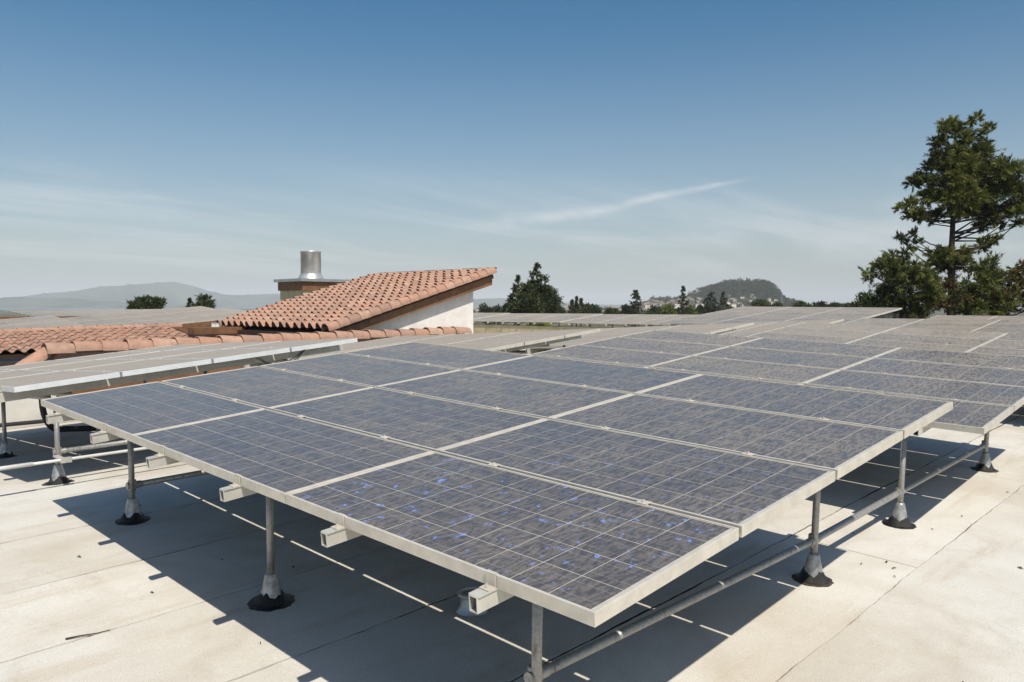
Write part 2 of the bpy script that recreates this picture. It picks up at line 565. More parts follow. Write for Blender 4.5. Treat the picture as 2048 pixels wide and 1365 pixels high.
def wobble_line(a, b, n, seed, amp):
    rg = np.random.RandomState(seed)
    t = np.linspace(0, 1, n)
    w = np.zeros(n)
    for k, am in ((3, 1.0), (7, .6), (17, .45), (41, .35), (90, .25)):
        w += am * np.sin(2 * math.pi * (k * t * (b - a) / 12 + rg.rand())) * rg.uniform(.5, 1)
    return w * amp


XS = np.arange(-6.0, 21.001, 0.05)
wob_s = [wobble_line(-6, 21, len(XS), 10 + i, 0.006) for i in range(len(SEAMS))]
gap_s = [np.clip(0.0062 + 0.0034 * wobble_line(-6, 21, len(XS), 60 + i, 1.0) + 0.0035 * np.random.RandomState(i).rand(len(XS)), 0.0018, 0.02) for i in range(len(SEAMS))]
for i in range(len(SEAMS) - 1):
    cuts = [-6.0]
    if i == 3: cuts += [3.55, 13.4]
    elif i == 4: cuts += [9.3]
    elif i in (6, 7): cuts += [7.6 + 3.1 * (i - 6)]
    else: cuts += [round(rng.uniform(8, 18) * 20) / 20]
    cuts += [21.0]
    for a, b in zip(cuts[:-1], cuts[1:]):
        idx = np.where((XS >= a - 1e-6) & (XS <= b + 1e-6))[0]
        xs = XS[idx].copy()
        xs[0] += 0.003 if a > -6 else 0; xs[-1] -= 0.003 if b < 21 else 0
        lift = rng.uniform(0.0, 0.002)
        mb = MB(); vs = []
        for k, x in zip(idx, xs):
            g0 = gap_s[i][k] * (0.45 if i == 3 else 1); g1 = gap_s[i + 1][k] * (0.45 if i == 2 else 1)
            y0 = SEAMS[i] + wob_s[i][k] * (0 if SEAMS[i] == CREST else 1) + g0
            y1 = SEAMS[i + 1] + wob_s[i + 1][k] * (0 if SEAMS[i + 1] == CREST else 1) - g1
            z0 = roof_z(x, SEAMS[i]); z1 = roof_z(x, SEAMS[i + 1])
            vs += [(x, y0, z0 - 0.005), (x, y0, z0 + lift), (x, y1, z1 + lift), (x, y1, z1 - 0.005)]
        n = len(idx)
        fs = []
        for k in range(n - 1):
            q = 4 * k
            for e in range(3):
                fs.append((q + e, q + 4 + e, q + 5 + e, q + 1 + e))
        fs += [(0, 1, 2, 3), (4 * n - 4, 4 * n - 1, 4 * n - 2, 4 * n - 3)]
        mb.add(vs, fs)
        mb.build('roofing_sheet', MAT['sheet'], roof)
mb = MB()
mb.add([(11.2, 11.76, roof_z(11.2, 11.8) + .0), (26, 11.76, roof_z(26, 11.8)), (26, 29, roof_z(26, 13.5)), (11.2, 29, roof_z(11.2, 13.5))], [(0, 1, 2, 3)])
mb.build('roofing_sheet', MAT['sheet'], roof)

# ------------------------------------------------------------------ solar arrays
LP, WP = 1.6037, 0.822          # pitch of panels along Y and X
PL, PW, FH = 1.5985, 0.800, 0.043
CP = 0.1552


def table_matrix(x, y, z, eu, ev):
    ex = Vector((math.cos(ev), 0, math.sin(ev)))
    ey = Vector((0, math.cos(eu), math.sin(eu)))
    ez = ex.cross(ey).normalized()
    ey = ez.cross(ex).normalized()
    return Matrix(((ex.x, ey.x, ez.x, x), (ex.y, ey.y, ez.y, y), (ex.z, ey.z, ez.z, z), (0, 0, 0, 1)))


def frame_mesh(mt='frame'):
    mb = MB()
    lip = 0.0095
    o = [(0, 0), (PW, 0), (PW, PL), (0, PL)]
    i1 = [(lip, lip), (PW - lip, lip), (PW - lip, PL - lip), (lip, PL - lip)]
    b_ = 0.0012
    ob = [(b_, b_), (PW - b_, b_), (PW - b_, PL - b_), (b_, PL - b_)]
    vs = [(x, y, -FH) for x, y in o] + [(x, y, -b_) for x, y in o] + [(x, y, 0) for x, y in ob] + [(x, y, 0) for x, y in i1] + [(x, y, -0.008) for x, y in i1]
    w = 0.028
    i2 = [(w, w), (PW - w, w), (PW - w, PL - w), (w, PL - w)]
    vs += [(x, y, -FH) for x, y in i2] + [(x, y, -FH + 0.003) for x, y in i2] + [(x, y, -0.009) for x, y in i1]
    fs = []
    for k in range(4):
        j = (k + 1) % 4
        for a in (0, 4, 8, 12):
            fs.append((a + k, a + j, a + 4 + j, a + 4 + k))
        fs.append((k, 20 + k, 20 + j, j))
        fs.append((20 + k, 24 + k, 24 + j, 20 + j))
    mb.add(vs, fs)
    return mb.mesh('panel', MAT[mt])


def slab_uv(name, x0, x1, y0, y1, z0, z1, mat, u0, u1, v0, v1):
    mb = MB()
    mb.add([(x0, y0, z0), (x1, y0, z0), (x1, y1, z0), (x0, y1, z0), (x0, y0, z1), (x1, y0, z1), (x1, y1, z1), (x0, y1, z1)],
           [(4, 5, 6, 7), (0, 1, 5, 4), (1, 2, 6, 5), (2, 3, 7, 6), (3, 0, 4, 7), (0, 3, 2, 1)])
    me = mb.mesh(name, mat)
    uv = me.uv_layers.new(name='UVMap')
    P = {(x0, y0): (u0, v0), (x1, y0): (u1, v0), (x1, y1): (u1, v1), (x0, y1): (u0, v1)}
    for lp in me.loops:
        c = me.vertices[lp.vertex_index].co
        k = (x0 if abs(c.x - x0) < 1e-5 else x1, y0 if abs(c.y - y0) < 1e-5 else y1)
        uv.data[lp.index].uv = P[k]
    return me


ME_PANEL = frame_mesh()
ME_PANEL_PALE = frame_mesh('frame_pale')
ME_BACK = slab_uv('backsheet', 0.009, PW - 0.009, 0.009, PL - 0.009, -0.010, -0.00335, MAT['backsheet'], 0, 1, 0, 1)
ME_BACK.materials.append(simple('backsheet_underside', (0.085, 0.075, 0.062), 0.7))  # underside painted dark to cut bounce light and deepen the shade below
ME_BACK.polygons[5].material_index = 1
CS = 0.1518
ME_CELL = slab_uv('cell', -CS / 2, CS / 2, -CS / 2, CS / 2, -0.0033, -0.0030, MAT['pv_cell'], 0, 1, 0, 1)
ME_FACE = slab_uv('cell_sheet', 0.012, PW - 0.012, 0.023, PL - 0.023, -0.0033, -0.0030, MAT['pv_face'], 0, 5, 0, 10)


def rail_mesh(x0, x1, h=0.052):
    """hollow box rail along X, open at its ends"""
    w, t = 0.036, 0.0035
    mb = MB()
    zt = -FH - 0.0015
    zb = zt - h
    o = [(-w / 2, zb), (w / 2, zb), (w / 2, zt), (-w / 2, zt)]
    n = [(-w / 2 + t, zb + t), (w / 2 - t, zb + t), (w / 2 - t, zt - t), (-w / 2 + t, zt - t)]
    vs = [(x0, y, z) for y, z in o] + [(x0, y, z) for y, z in n] + [(x1, y, z) for y, z in o] + [(x1, y, z) for y, z in n]
    fs = []
    for k in range(4):
        j = (k + 1) % 4
        fs += [(k, j, 8 + j, 8 + k), (4 + k, 12 + k, 12 + j, 4 + j), (k, 4 + k, 4 + j, j), (8 + k, 8 + j, 12 + j, 12 + k)]
    mb.add(vs, fs)
    # top flange
    mb.box(x0 + 0.004, x1 - 0.004, -w / 2 - 0.006, w / 2 + 0.006, zt - 0.0005, zt + 0.0012)
    return mb.mesh('rail', MAT['rail'])


def end_clamp_mesh():
    mb = MB()
    mb.box(-0.0035, -0.0006, -0.021, 0.021, -FH - 0.001, 0.0026)
    mb.box(-0.0035, 0.010, -0.021, 0.021, 0.0004, 0.0032)
    mb.box(-0.034, -0.0035, -0.021, 0.021, -FH + 0.0002, -FH + 0.0045)
    mb.lathe([(0.0075, -FH + 0.0045), (0.0075, -FH + 0.010), (0.003, -FH + 0.0105), (0.003, -FH + 0.016)], 6, (-0.019, 0.0), False, True)
    return mb.mesh('end_clamp', MAT['frame'])


def mid_clamp_mesh():
    mb = MB()
    mb.box(-0.019, 0.019, -0.024, 0.024, 0.0005, 0.0036)
    mb.box(-0.004, 0.004, -0.020, 0.020, -0.04, 0.0005)
    mb.lathe([(0.0075, 0.0036), (0.0075, 0.0095), (0.0035, 0.0095), (0.0035, 0.014)], 6, (0, 0), False, True)
    return mb.mesh('mid_clamp', MAT['frame'])


ME_ECL = end_clamp_mesh()
ME_MCL = mid_clamp_mesh()


def flashing_mesh():
    mb = MB()
    mb.lathe([(0.074, 0.006), (0.061, 0.035), (0.050, 0.075), (0.040, 0.120), (0.031, 0.155), (0.028, 0.162), (0.020, 0.164)], 18)
    me = mb.mesh('flashing', MAT['flash_metal'], True)
    return me


def tar_mesh(seed, grit):
    rg = random.Random(seed)
    mb = MB()
    prof = [(0.150, 0.0005), (0.140, 0.005), (0.110, 0.009), (0.080, 0.012), (0.05, 0.014)]
    mb.lathe(prof, 34, (0, 0), False, False, 0.06, rg)
    return mb.mesh('tar_patch', MAT['tar_grit'] if grit else MAT['tar'], True)


def tar_coat_mesh(seed):
    # tar brushed up round the foot of the flashing, ragged at its top
    rg = random.Random(seed)
    mb = MB(); n = 30
    tops = [0.040 + 0.022 * rg.random() + 0.012 * math.sin(k * 0.7 + seed) for k in range(n)]
    vs = []
    for k in range(n):
        a = 2 * math.pi * k / n
        for (rr, z) in ((0.096, 0.010), (0.078, 0.018), (0.0765 - 0.36 * tops[k] * 0.9, tops[k]), (0.070 - 0.36 * tops[k] * 0.9, tops[k] + 0.001)):
            rr *= 1 + rg.uniform(-.02, .02)
            vs.append((rr * math.cos(a), rr * math.sin(a), z))
    fs = [(4 * k + e, 4 * ((k + 1) % n) + e, 4 * ((k + 1) % n) + e + 1, 4 * k + e + 1) for k in range(n) for e in range(3)]
    mb.add(vs, fs)
    return mb.mesh('tar_coat', MAT['tar'], True)


ME_COAT = [tar_coat_mesh(k) for k in range(3)]
ME_FLASH = flashing_mesh()
ME_TAR = [tar_mesh(k, False) for k in range(3)] + [tar_mesh(9, True)]


def solar_array(x, y, z, eu, ev, cols, rows, label, posts=(), detail=False, group='solar arrays on the flat roof', dust_sheen=1.0, flashes=None, clamps=True, pale=False, rail_h=None):
    mw = table_matrix(x, y, z, eu, ev)
    root = empty('solar_array', mw)
    tag(root, label, 'solar array', group)
    rg = random.Random(int(x * 100 + y * 37) + 5)
    rh_ = 0.052 if rail_h is None else rail_h
    for i in range(cols):
        for j in range(rows):
            p = link('panel', ME_PANEL_PALE if pale else ME_PANEL, root, (j * WP + 0.011, i * LP + 0.0026, rg.uniform(-0.0008, 0.0008)))
            fl = 0.08 if flashes is None else flashes.get((i, j), 0.06)
            du = dust_sheen * rg.uniform(0.9, 1.1) * (0.9 + 0.10 * j + 0.09 * i)  # farther panels get extra dust, painting in the paleness of a grazing view
            if detail:
                link('backsheet', ME_BACK, p)
                for a in range(5):
                    for b in range(10):
                        c = link('cell', ME_CELL, p, (0.012 + CP * (a + 0.5), 0.023 + CP * (b + 0.5), 0))
                        c.color = (fl, du * rg.uniform(0.90, 1.10), 0, 1)
            else:
                link('backsheet', ME_BACK, p)
                c = link('cell_sheet', ME_FACE, p)
                c.color = (fl, du, 0, 1)
    L = rows * WP
    rm = rail_mesh(-0.070, L + 0.05, 0.052 if rail_h is None else rail_h)
    for i in range(cols):
        for fr in (0.25, 0.75):
            yy = (i + fr) * LP
            link('rail', rm, root, (0, yy, 0))
            if clamps:
                link('end_clamp', ME_ECL, root, (0.010, yy, 0))
                e = link('end_clamp', ME_ECL, root, (L - 0.010, yy, 0)); e.rotation_euler = (0, 0, math.pi)
                for j in range(1, rows):
                    link('mid_clamp', ME_MCL, root, (j * WP, yy, 0))
    # cross beams and posts (posts stand square on the roof)
    inv = mw.inverted()
    xs = sorted(set(p[0] for p in posts))
    for xx in xs:
        lx = (inv @ Vector((xx, y, z))).x
        mb = MB(); mb.tube([(lx, 0.52, -FH - rh_ - 0.029), (lx, cols * LP - 0.2, -FH - rh_ - 0.029)], 0.026, 10)
        mb.build('cross_beam', MAT['galv'], root, True)
    for (px, py, tk) in posts:
        zr = roof_z(px, py)
        base = Vector((px, py, zr))
        # length up to the beam
        top = mw @ Vector(((inv @ Vector((px, y, z))).x, 0, -FH - rh_ - 0.03))
        ln = (mw @ Vector(((inv @ base).x, (inv @ base).y, -FH - rh_ - 0.026)) - base).dot(ROOF_N)
        q = Vector((0, 0, 1)).rotation_difference(ROOF_N).to_matrix().to_4x4()
        pm = inv @ Matrix.Translation(base) @ q
        mb = MB(); mb.tube([(0, 0, 0.01), (0, 0, max(ln, 0.2))], 0.0200, 14)
        po = mb.build('post', MAT['galv'], root, True, None, pm)
        f_ = link('flashing', ME_FLASH, po); f_.rotation_euler = (0, 0, rg.uniform(0, 6))
        link('tar_coat', ME_COAT[tk % 3], po).rotation_euler = (0, 0, rg.uniform(0, 6))
        t_ = link('tar_patch', ME_TAR[tk], po); t_.rotation_euler = (0, 0, rg.uniform(0, 6)); t_.scale = [rg.uniform(0.74, 0.86)] * 2 + [1.0]
    return root


EU, EV = math.radians(2.26), math.radians(5.15)
EL = math.radians(-2.9)
PY = (0.63, 2.55, 4.46)
solar_array(0, 0, 0, EU, EV, 3, 4, 'nearest solar array, blue panels with flecks, its corner facing the viewer',
            [(a, b, k) for a, b, k in [(0.46, .63, 0), (0.46, 2.55, 1), (0.46, 4.46, 2), (2.89, .63, 3), (2.89, 2.55, 1), (2.89, 4.46, 2)]],
            True, dust_sheen=0.72, flashes={(0, 0): 1.0, (0, 1): 0.35, (1, 0): 0.25, (0, 2): 0.15, (2, 0): 0.2})
solar_array(4.27, 0.08, 0.021, EU, EV, 3, 4, 'second solar array back, just behind the nearest one and a little lower',
            [(4.36, .63, 0), (4.36, 2.55, 1), (4.36, 4.46, 2), (6.65, .63, 3), (6.65, 2.55, 1), (6.65, 4.46, 2)], True, dust_sheen=1.0, flashes={(0, 2): 0.5, (0, 1): 0.4})
solar_array(9.22, 0.13, 0.055, EU, EV, 3, 4, 'third solar array back, right of the gap showing green bushes',
            [(9.9, .7, 0), (9.9, 2.6, 1), (9.9, 4.5, 2), (12.0, .7, 0), (12.0, 2.6, 1), (12.0, 4.5, 2)], False, dust_sheen=1.45)
solar_array(9.22, -4.78, -0.17, EU, EV, 3, 4, 'solar array cut off by the right edge of the picture, beside the third one',
            [(9.9, -4.2, 0), (9.9, -0.4, 1), (12.0, -4.2, 2), (12.0, -0.4, 1)], False, dust_sheen=1.45)
for k, (yy, zz_, lab) in enumerate(((1.68, 0.225, 'fourth solar array back, left part, below the tall tree'), (-3.13, 0.225, 'fourth solar array back, at the right picture edge'))):
    solar_array(15.80, yy, zz_, 0.0, EV, 3, 4, lab, [(16.4, yy + .8, 0), (16.4, yy + 4.0, 1), (18.4, yy + .8, 2), (18.4, yy + 4.0, 0)], False, dust_sheen=1.45, clamps=False)
solar_array(17.0, 6.32, 0.337, math.radians(0.4), EV, 3, 6, 'highest far solar array, standing against the trees left of the tall tree',
            [(19.2, 7.0, 0), (19.2, 10.4, 1), (20.6, 7.0, 2), (20.6, 10.4, 0)], False, dust_sheen=1.45, clamps=False)
for k, (yy, lab) in enumerate(((1.42, 'farthest low solar array in front of the tall tree trunk'), (-3.48, 'farthest low solar array at the right picture edge'))):
    solar_array(21.5, yy, 0.25, 0.0, EV, 3, 4, lab, [(22.1, yy + .8, 0), (22.1, yy + 4.0, 1), (24, yy + .8, 2), (24, yy + 4.0, 0)], False, dust_sheen=1.45, clamps=False)
LPOST = lambda x: [(x + .38, 6.1, 3), (x + .55, 8.44, 2), (x + .38, 10.2, 1), (x + 2.7, 6.1, 0), (x + 2.7, 8.3, 1), (x + 2.7, 10.2, 2)]
solar_array(0.09, 5.87, 0.19, EL, EV, 3, 4, 'pale dusty solar array at the left edge, in front of the clay ridge tiles', LPOST(0.09), False, dust_sheen=3.0, pale=True, rail_h=0.088)  # real dust, raised to paint in its grazing-angle paleness
solar_array(4.36, 5.87, 0.205, EL, EV, 3, 4, 'pale dusty solar array in the middle, below the white stucco wall', LPOST(4.36), False, dust_sheen=3.0, rail_h=0.088)
solar_array(9.09, 5.87, 0.225, EL, EV, 3, 4, 'pale solar array left of the gap showing green bushes', LPOST(9.09), False, dust_sheen=2.6, rail_h=0.088)
solar_array(13.4, 5.87, 0.24, EL, EV, 3, 4, 'pale solar array behind the gap showing green bushes', LPOST(13.2), False, dust_sheen=2.4, clamps=False)
for k, (yy, lab) in enumerate(((12.03, 'far low solar array below the shaggy dark tree and the slim spruce'), (16.85, 'far low solar array below the big pointed conifer'), (21.66, 'far low solar array right behind the stucco wall'))):
    solar_array(19.54, yy, 0.285, -0.004, math.radians(6.0), 3, 3, lab, (), False, dust_sheen=2.2, clamps=False)

mb = MB(); mb.box(0, 0.3, 0, 17, 0, 1.12)
o = mb.build('low_wall', MAT['stucco_tan'], None, False, (19.62, 11.9, -1.02)); tag(o, 'low tan wall below the far low arrays beside the stucco wall', 'wall')
# low brace pipes along the post rows, with sleeves where they meet the posts
ME_TEE = None


def brace(y, x0, x1, h, tees, label, rad=0.0205, mat='galv', off=0.0, h0=0.0):
    root = empty('brace_pipe', None, (x0, y, roof_z(x0, y)))
    tag(root, label, 'pipe', 'brace pipes between the posts')
    g = lambda x: Vector((x - x0, off, roof_z(x, y) + h + h0 * max(0.0, 1 - (x - x0) / 2.43) - roof_z(x0, y)))
    mb = MB(); mb.tube([g(x0)] + [g(t) for t in tees if x0 < t < x1] + [g(x1)], rad, 16)
    mb.build('pipe', MAT[mat], root, True)
    for t in tees:
        mb = MB()
        c = g(t)
        mb.lathe([(0.0, c.z + 0.038), (0.025, c.z + 0.038), (0.028, c.z + 0.033), (0.028, c.z - 0.033), (0.025, c.z - 0.038), (0, c.z - 0.038)], 16, (c.x, 0))
        dr = Vector((1, 0, SV)).normalized()
        mb.tube([c - dr * (0.035 if abs(t - x0) < .01 else 0.06), c + dr * (0.035 if abs(t - x1) < .01 else 0.06)], rad + 0.0045, 16)
        me = mb.mesh('pipe_sleeve', MAT['galv'])
        shade_auto(me)
        link('pipe_sleeve', me, root)
    return root


brace(0.63, 0.46, 6.65, 0.235, (0.46, 2.89, 4.36, 6.65), 'long grey brace pipe under the right edge of the nearest array', h0=0.075)
brace(4.46, 0.46, 2.89, 0.25, (0.46, 2.89), 'shaded brace pipe under the left end of the nearest array')
brace(6.1, 0.47, 2.79, 0.27, (0.47, 2.79), 'short brace pipe behind the white conduit at left')

# white conduit with a coupling
root = empty('white_conduit', None, (-1.2, 5.8, roof_z(-1.2, 5.8)))
tag(root, 'thin white conduit running level in front of the left posts', 'conduit')
mb = MB(); mb.tube([(0, 0, 0.245), (1.2, 0, 0.268), (3.2, 0, 0.300)], 0.0125, 10); mb.build('pipe', MAT['pvc'], root, True)
mb = MB(); mb.tube([(0.6, 0, 0.2565), (1.40, 0, 0.2725)], 0.0165, 10); mb.build('coupling', MAT['pvc'], root, True)
mb = MB(); mb.box(1.62, 1.66, -0.02, 0.27, 0.262, 0.275); mb.box(1.60, 1.68, -0.018, 0.018, 0.250, 0.292); mb.build('bracket', MAT['rail'], root)
# black drain hose bending down under the left corner
pts = [Vector((1.05 + 0.10 * math.cos(a) * 1.4 - 0.14, 7.6, -0.12 + 0.30 * math.sin(a))) for a in np.linspace(math.pi, 1.5 * math.pi, 8)]
pts += [p_ + Vector((0.35, 0, -0.03)) for p_ in pts[-1:]]
pts = [pts[0] + Vector((0, 0, 0.12))] + pts
mb = MB(); mb.tube([p_ - Vector((1, 7.6, -0.6)) for p_ in pts], 0.030, 12)
o = mb.build('drain_hose', MAT['black'], None, True, (1, 7.6, -0.6)); tag(o, 'black bent drain hose showing under the left corner of the nearest array', 'hose')
# grey roof vent in the shade under the nearest array
root = empty('roof_vent', None, (1.16, 1.72, roof_z(1.16, 1.72)))
tag(root, 'low grey roof vent in the shade under the nearest array', 'vent')
mb = MB(); mb.lathe([(0.085, 0.0), (0.065, 0.03), (0.060, 0.09)], 18); mb.build('pipe', MAT['sheetmetal'], root, True)
mb = MB(); mb.lathe([(0.075, 0.085), (0.078, 0.095), (0.05, 0.110), (0.0, 0.115)], 18); mb.build('hood', MAT['sheetmetal'], root, True)

# loose cables hanging below the pale array at left
c0 = at(512, 727, 7.9)
mb = MB()
for k in range(3):
    pts = [(0.05 * k + 0.10 * t_, 0.06 * k, 0.05 - 0.10 * math.sin(math.pi * t_ / 5) * (1 + .3 * k) + 0.01 * t_) for t_ in range(6)]
    mb.tube(pts, 0.006, 6)
o = mb.build('cable', MAT['black'], None, True, tuple(c0)); tag(o, 'loose black cables hanging under the edge of the pale left array', 'cable')
# twig and leaf litter
mb = MB(); z_ = roof_z(-0.4, 2.82)
mb.tube([(-0.085, 0.03, 0.006), (-0.02, 0.008, 0.009), (0.04, -0.012, 0.007), (0.10, -0.02, 0.010)], [0.004, 0.0035, 0.003, 0.002], 6)
o = mb.build('twig', MAT['leaflitter'], None, True, (-0.38, 2.80, z_ + .002)); tag(o, 'thin brown twig lying on the white roof at lower left', 'twig')
rl = random.Random(12)
spots = [(0.62, 4.75), (0.18, 2.15), (0.05, 3.1), (-0.05, 3.95), (3.35, 0.52), (3.42, 0.35), (3.28, 0.30), (3.5, 0.42), (4.4, 0.42), (4.9, 0.36), (5.3, -0.05), (3.9, 0.78), (2.2, -0.35), (0.8, 2.9), (1.5, 1.3), (0.55, 3.3), (4.0, -0.2), (5.9, 0.28), (2.6, 1.4)]
for (lx, ly) in spots:
    mb = MB(); L_ = rl.uniform(0.010, 0.024); W_ = L_ * rl.uniform(0.25, 0.55); a = rl.uniform(0, 3.14)
    R2 = lambda u_, v_, w_: (u_ * math.cos(a) - v_ * math.sin(a), u_ * math.sin(a) + v_ * math.cos(a), w_)
    mb.add([R2(-L_, 0, 0), R2(0, -W_, 0.004), R2(L_, 0, 0.001), R2(0, W_, 0.004), R2(0, 0, 0.010)], [(0, 1, 4), (1, 2, 4), (2, 3, 4), (3, 0, 4), (3, 2, 1, 0)])
    o = mb.build('dry_leaf', MAT['leaflitter'], None, False, (lx, ly, roof_z(lx, ly) + 0.005))
    tag(o, 'tiny dry brown leaf lying on the white roof sheets', 'leaf', 'leaf litter on the roof')


# ------------------------------------------------------------------ clay tiles
def s_tile_mesh(name, w, ln, amp, th=0.016, n=9, barrel=False, rise=0.034):
    """S-shaped clay tile: x across the slope, y up the slope, wave in z; the lower end shows its thickness"""
    mb = MB()
    vs = []
    for y, dz in ((0.0, rise), (ln, 0.0)):
        for t_ in (0, 1):
            for k in range(n + 1):
                s = k / n
                if barrel:
                    a = s * w
                    pr = amp * max(0.0, math.sin(math.pi * min(1, s / 0.62))) ** 0.8 if s < 0.62 else -0.25 * amp * math.sin(math.pi * (s - 0.62) / 0.38)
                else:
                    pr = amp * 0.5 * math.sin(2 * math.pi * s)
                vs.append((s * w, y, pr + dz - (th if t_ else 0)))
    m = n + 1
    fs = []
    for k in range(n):
        fs.append((k, k + 1, 2 * m + k + 1, 2 * m + k))            # top
        fs.append((m + k + 1, m + k, 3 * m + k, 3 * m + k + 1))    # underside
        fs.append((k + 1, k, m + k, m + k + 1))                    # lower end
    fs += [(0, 2 * m, 3 * m, m), (n, m + n, 3 * m + n, 2 * m + n)]
    mb.add(vs, fs)
    me = mb.mesh(name, MAT['clay'])
    shade_auto(me, 50)
    return me


def ridge_tile_mesh(name, ln, rad, th=0.014, n=9, taper=0.9, sweep=180):
    """half-round ridge tile along x, wide end at x = 0"""
    mb = MB()
    vs = []
    h = math.radians(sweep) / 2
    for x, s in ((0, 1.0), (ln, taper)):
        for t_ in (0, th):
            for k in range(n + 1):
                a = math.pi / 2 - h + 2 * h * k / n
                vs.append((x, (rad * s - t_) * math.cos(a), (rad * s - t_) * math.sin(a)))
    m = n + 1
    fs = []
    for k in range(n):
        fs += [(k, 2 * m + k, 2 * m + k + 1, k + 1), (m + k + 1, 3 * m + k + 1, 3 * m + k, m + k), (k + 1, m + k + 1, m + k, k), (2 * m + k, 3 * m + k, 3 * m + k + 1, 2 * m + k + 1)]
    fs += [(0, m, 3 * m, 2 * m), (n, 2 * m + n, 3 * m + n, m + n)]
    mb.add(vs, fs)
    me = mb.mesh(name, MAT['clay'])
    shade_auto(me, 50)
    return me


def basis(o, ex, ey, ez):
    return Matrix(((ex.x, ey.x, ez.x, o[0]), (ex.y, ey.y, ez.y, o[1]), (ex.z, ey.z, ez.z, o[2]), (0, 0, 0, 1)))


rt = random.Random(3)
# parapet between the roofs: brown fascia above a white membrane upstand, capped with ridge tiles
root = empty('parapet_wall', None, (2.1, 11.75, -0.95))
tag(root, 'brown parapet wall capped with half-round clay ridge tiles behind the pale arrays', 'wall')
PXE = 10.55
zt0 = lambda x: 0.155 + 0.010 * (x - 2.1)
mb = MB()
mb.add([(-9, 0, -0.5), (PXE - 2.1, 0, -0.5), (PXE - 2.1, 0.30, -0.5), (-9, 0.30, -0.5), (-9, 0, 0.40), (PXE - 2.1, 0, 0.55), (PXE - 2.1, 0.30, 0.55), (-9, 0.30, 0.40)],
       [(0, 3, 2, 1), (4, 5, 6, 7), (0, 1, 5, 4), (1, 2, 6, 5), (2, 3, 7, 6), (3, 0, 4, 7)])
mb.build('upstand', MAT['membrane'], root)
mb = MB()
mb.add([(0, -.03, 0.38), (PXE - 2.1, -.03, 0.54), (PXE - 2.1, 0.28, 0.54), (0, 0.28, 0.38), (0, -.03, 1.06), (PXE - 2.1, -.03, 1.15), (PXE - 2.1, 0.28, 1.15), (0, 0.28, 1.06)],
       [(0, 3, 2, 1), (4, 5, 6, 7), (0, 1, 5, 4), (1, 2, 6, 5), (2, 3, 7, 6), (3, 0, 4, 7)])
mb.build('fascia', MAT['brown'], root)
mb = MB()
mb.add([(0, -.06, 0.80), (PXE - 2.1, -.06, 0.89), (PXE - 2.1, -.031, 0.89), (0, -.031, 0.80), (0, -.06, 1.07), (PXE - 2.1, -.06, 1.16), (PXE - 2.1, -.031, 1.16), (0, -.031, 1.07)],
       [(0, 3, 2, 1), (4, 5, 6, 7), (0, 1, 5, 4), (1, 2, 6, 5), (2, 3, 7, 6), (3, 0, 4, 7)])
mb.build('dark_strip', MAT['brown_dark'], root)  # dark strip paints in the shade below the overhanging ridge tiles
ME_RT = ridge_tile_mesh('ridge_tile', 0.47, 0.165, 0.016, 10, 0.80)
nrt = 22
for k in range(nrt):
    x = -0.12 + k * 0.385
    o = link('ridge_tile', ME_RT, root, (x, 0.11, 1.085 + 0.0107 * x + rt.uniform(-.008, .008)))
    o.rotation_euler = (rt.uniform(-.07, .07), 0.010 + rt.uniform(-.02, .02), rt.uniform(-.02, .02))
# raking tiles going down at its left end
for k in range(2):
    o = link('ridge_tile', ME_RT, root, (-0.40 - 0.27 * k, 0.14 + 0.05 * k, 0.80 - 0.20 * k))
    o.rotation_euler = (0, -0.62, 0.08)
mb = MB(); mb.tube([(-9, -0.10, 0.07), (0, -0.10, 0.10), (9, -0.10, 0.28)], 0.03, 8)
mb.build('black_pipe', MAT['black'], root)


def tiled_plane(parent, me_tile, o, ex, ey, ez, ncol, nrow, cw, rl_, seed, skip=None, stagger=0.0):
    rg = random.Random(seed)
    n = 0
    for j in range(nrow):
        for i in range(ncol):
            if skip and skip(i, j): continue
            p = o + ex * (i * cw + rg.uniform(-.010, .010)) + ey * (j * rl_ + rg.uniform(-.016, .016)) + ez * (0.004 * (i % 2) + rg.uniform(0, 0.010))
            t_ = link('tile', me_tile, parent)
            t_.matrix_local = basis(p, ex, ey, ez)
            n += 1
    return n


# tiled roof at far left (S tiles falling towards the viewer)
SL = math.radians(9.4)
root = empty('tiled_house', None, (1.0, 20.0, -4.0))
tag(root, 'low roof of wavy clay tiles with a ridge at the left picture edge', 'house')
w_ = MB(); w_.box(-3.0, 7.0, 0.45, 5.0, 0, 3.45); w_.build('wall', MAT['brown_dark'], root)
w_ = MB()
ex, ey, ez = Vector((1, 0, 0.020)).normalized(), Vector((0, math.cos(SL), math.sin(SL))), None
ez = ex.cross(ey).normalized(); ey = ez.cross(ex).normalized()
o0 = Vector((-3.2, 0.0, 3.63))
ln_ = 2.40
vv = [o0 - ez * .06 + ey * .02, o0 - ez * .06 + ex * 10.6 + ey * .02, o0 - ez * .06 + ex * 10.6 + ey * ln_, o0 - ez * .06 + ey * ln_]
w_.add(vv + [p_ - ez * 0.10 for p_ in vv], [(0, 1, 2, 3), (7, 6, 5, 4), (0, 4, 5, 1), (1, 5, 6, 2), (2, 6, 7, 3), (3, 7, 4, 0)])
rf = w_.build('roof', MAT['brown_dark'], root)
ME_ST = s_tile_mesh('tile', 0.272, 0.42, 0.085)
tiled_plane(rf, ME_ST, o0, ex, ey, ez, 39, 7, 0.265, 0.345, 5)
ME_RT2 = ridge_tile_mesh('ridge_tile', 0.40, 0.135, 0.016, 9, 0.78)
for k in range(33):
    p_ = o0 + ey * (ln_ + 0.02) + ex * (k * 0.325) - ez * 0.035
    t_ = link('ridge_tile', ME_RT2, rf); t_.location = p_; t_.rotation_euler = (0, -0.03 + rt.uniform(-.02, .02), 0)
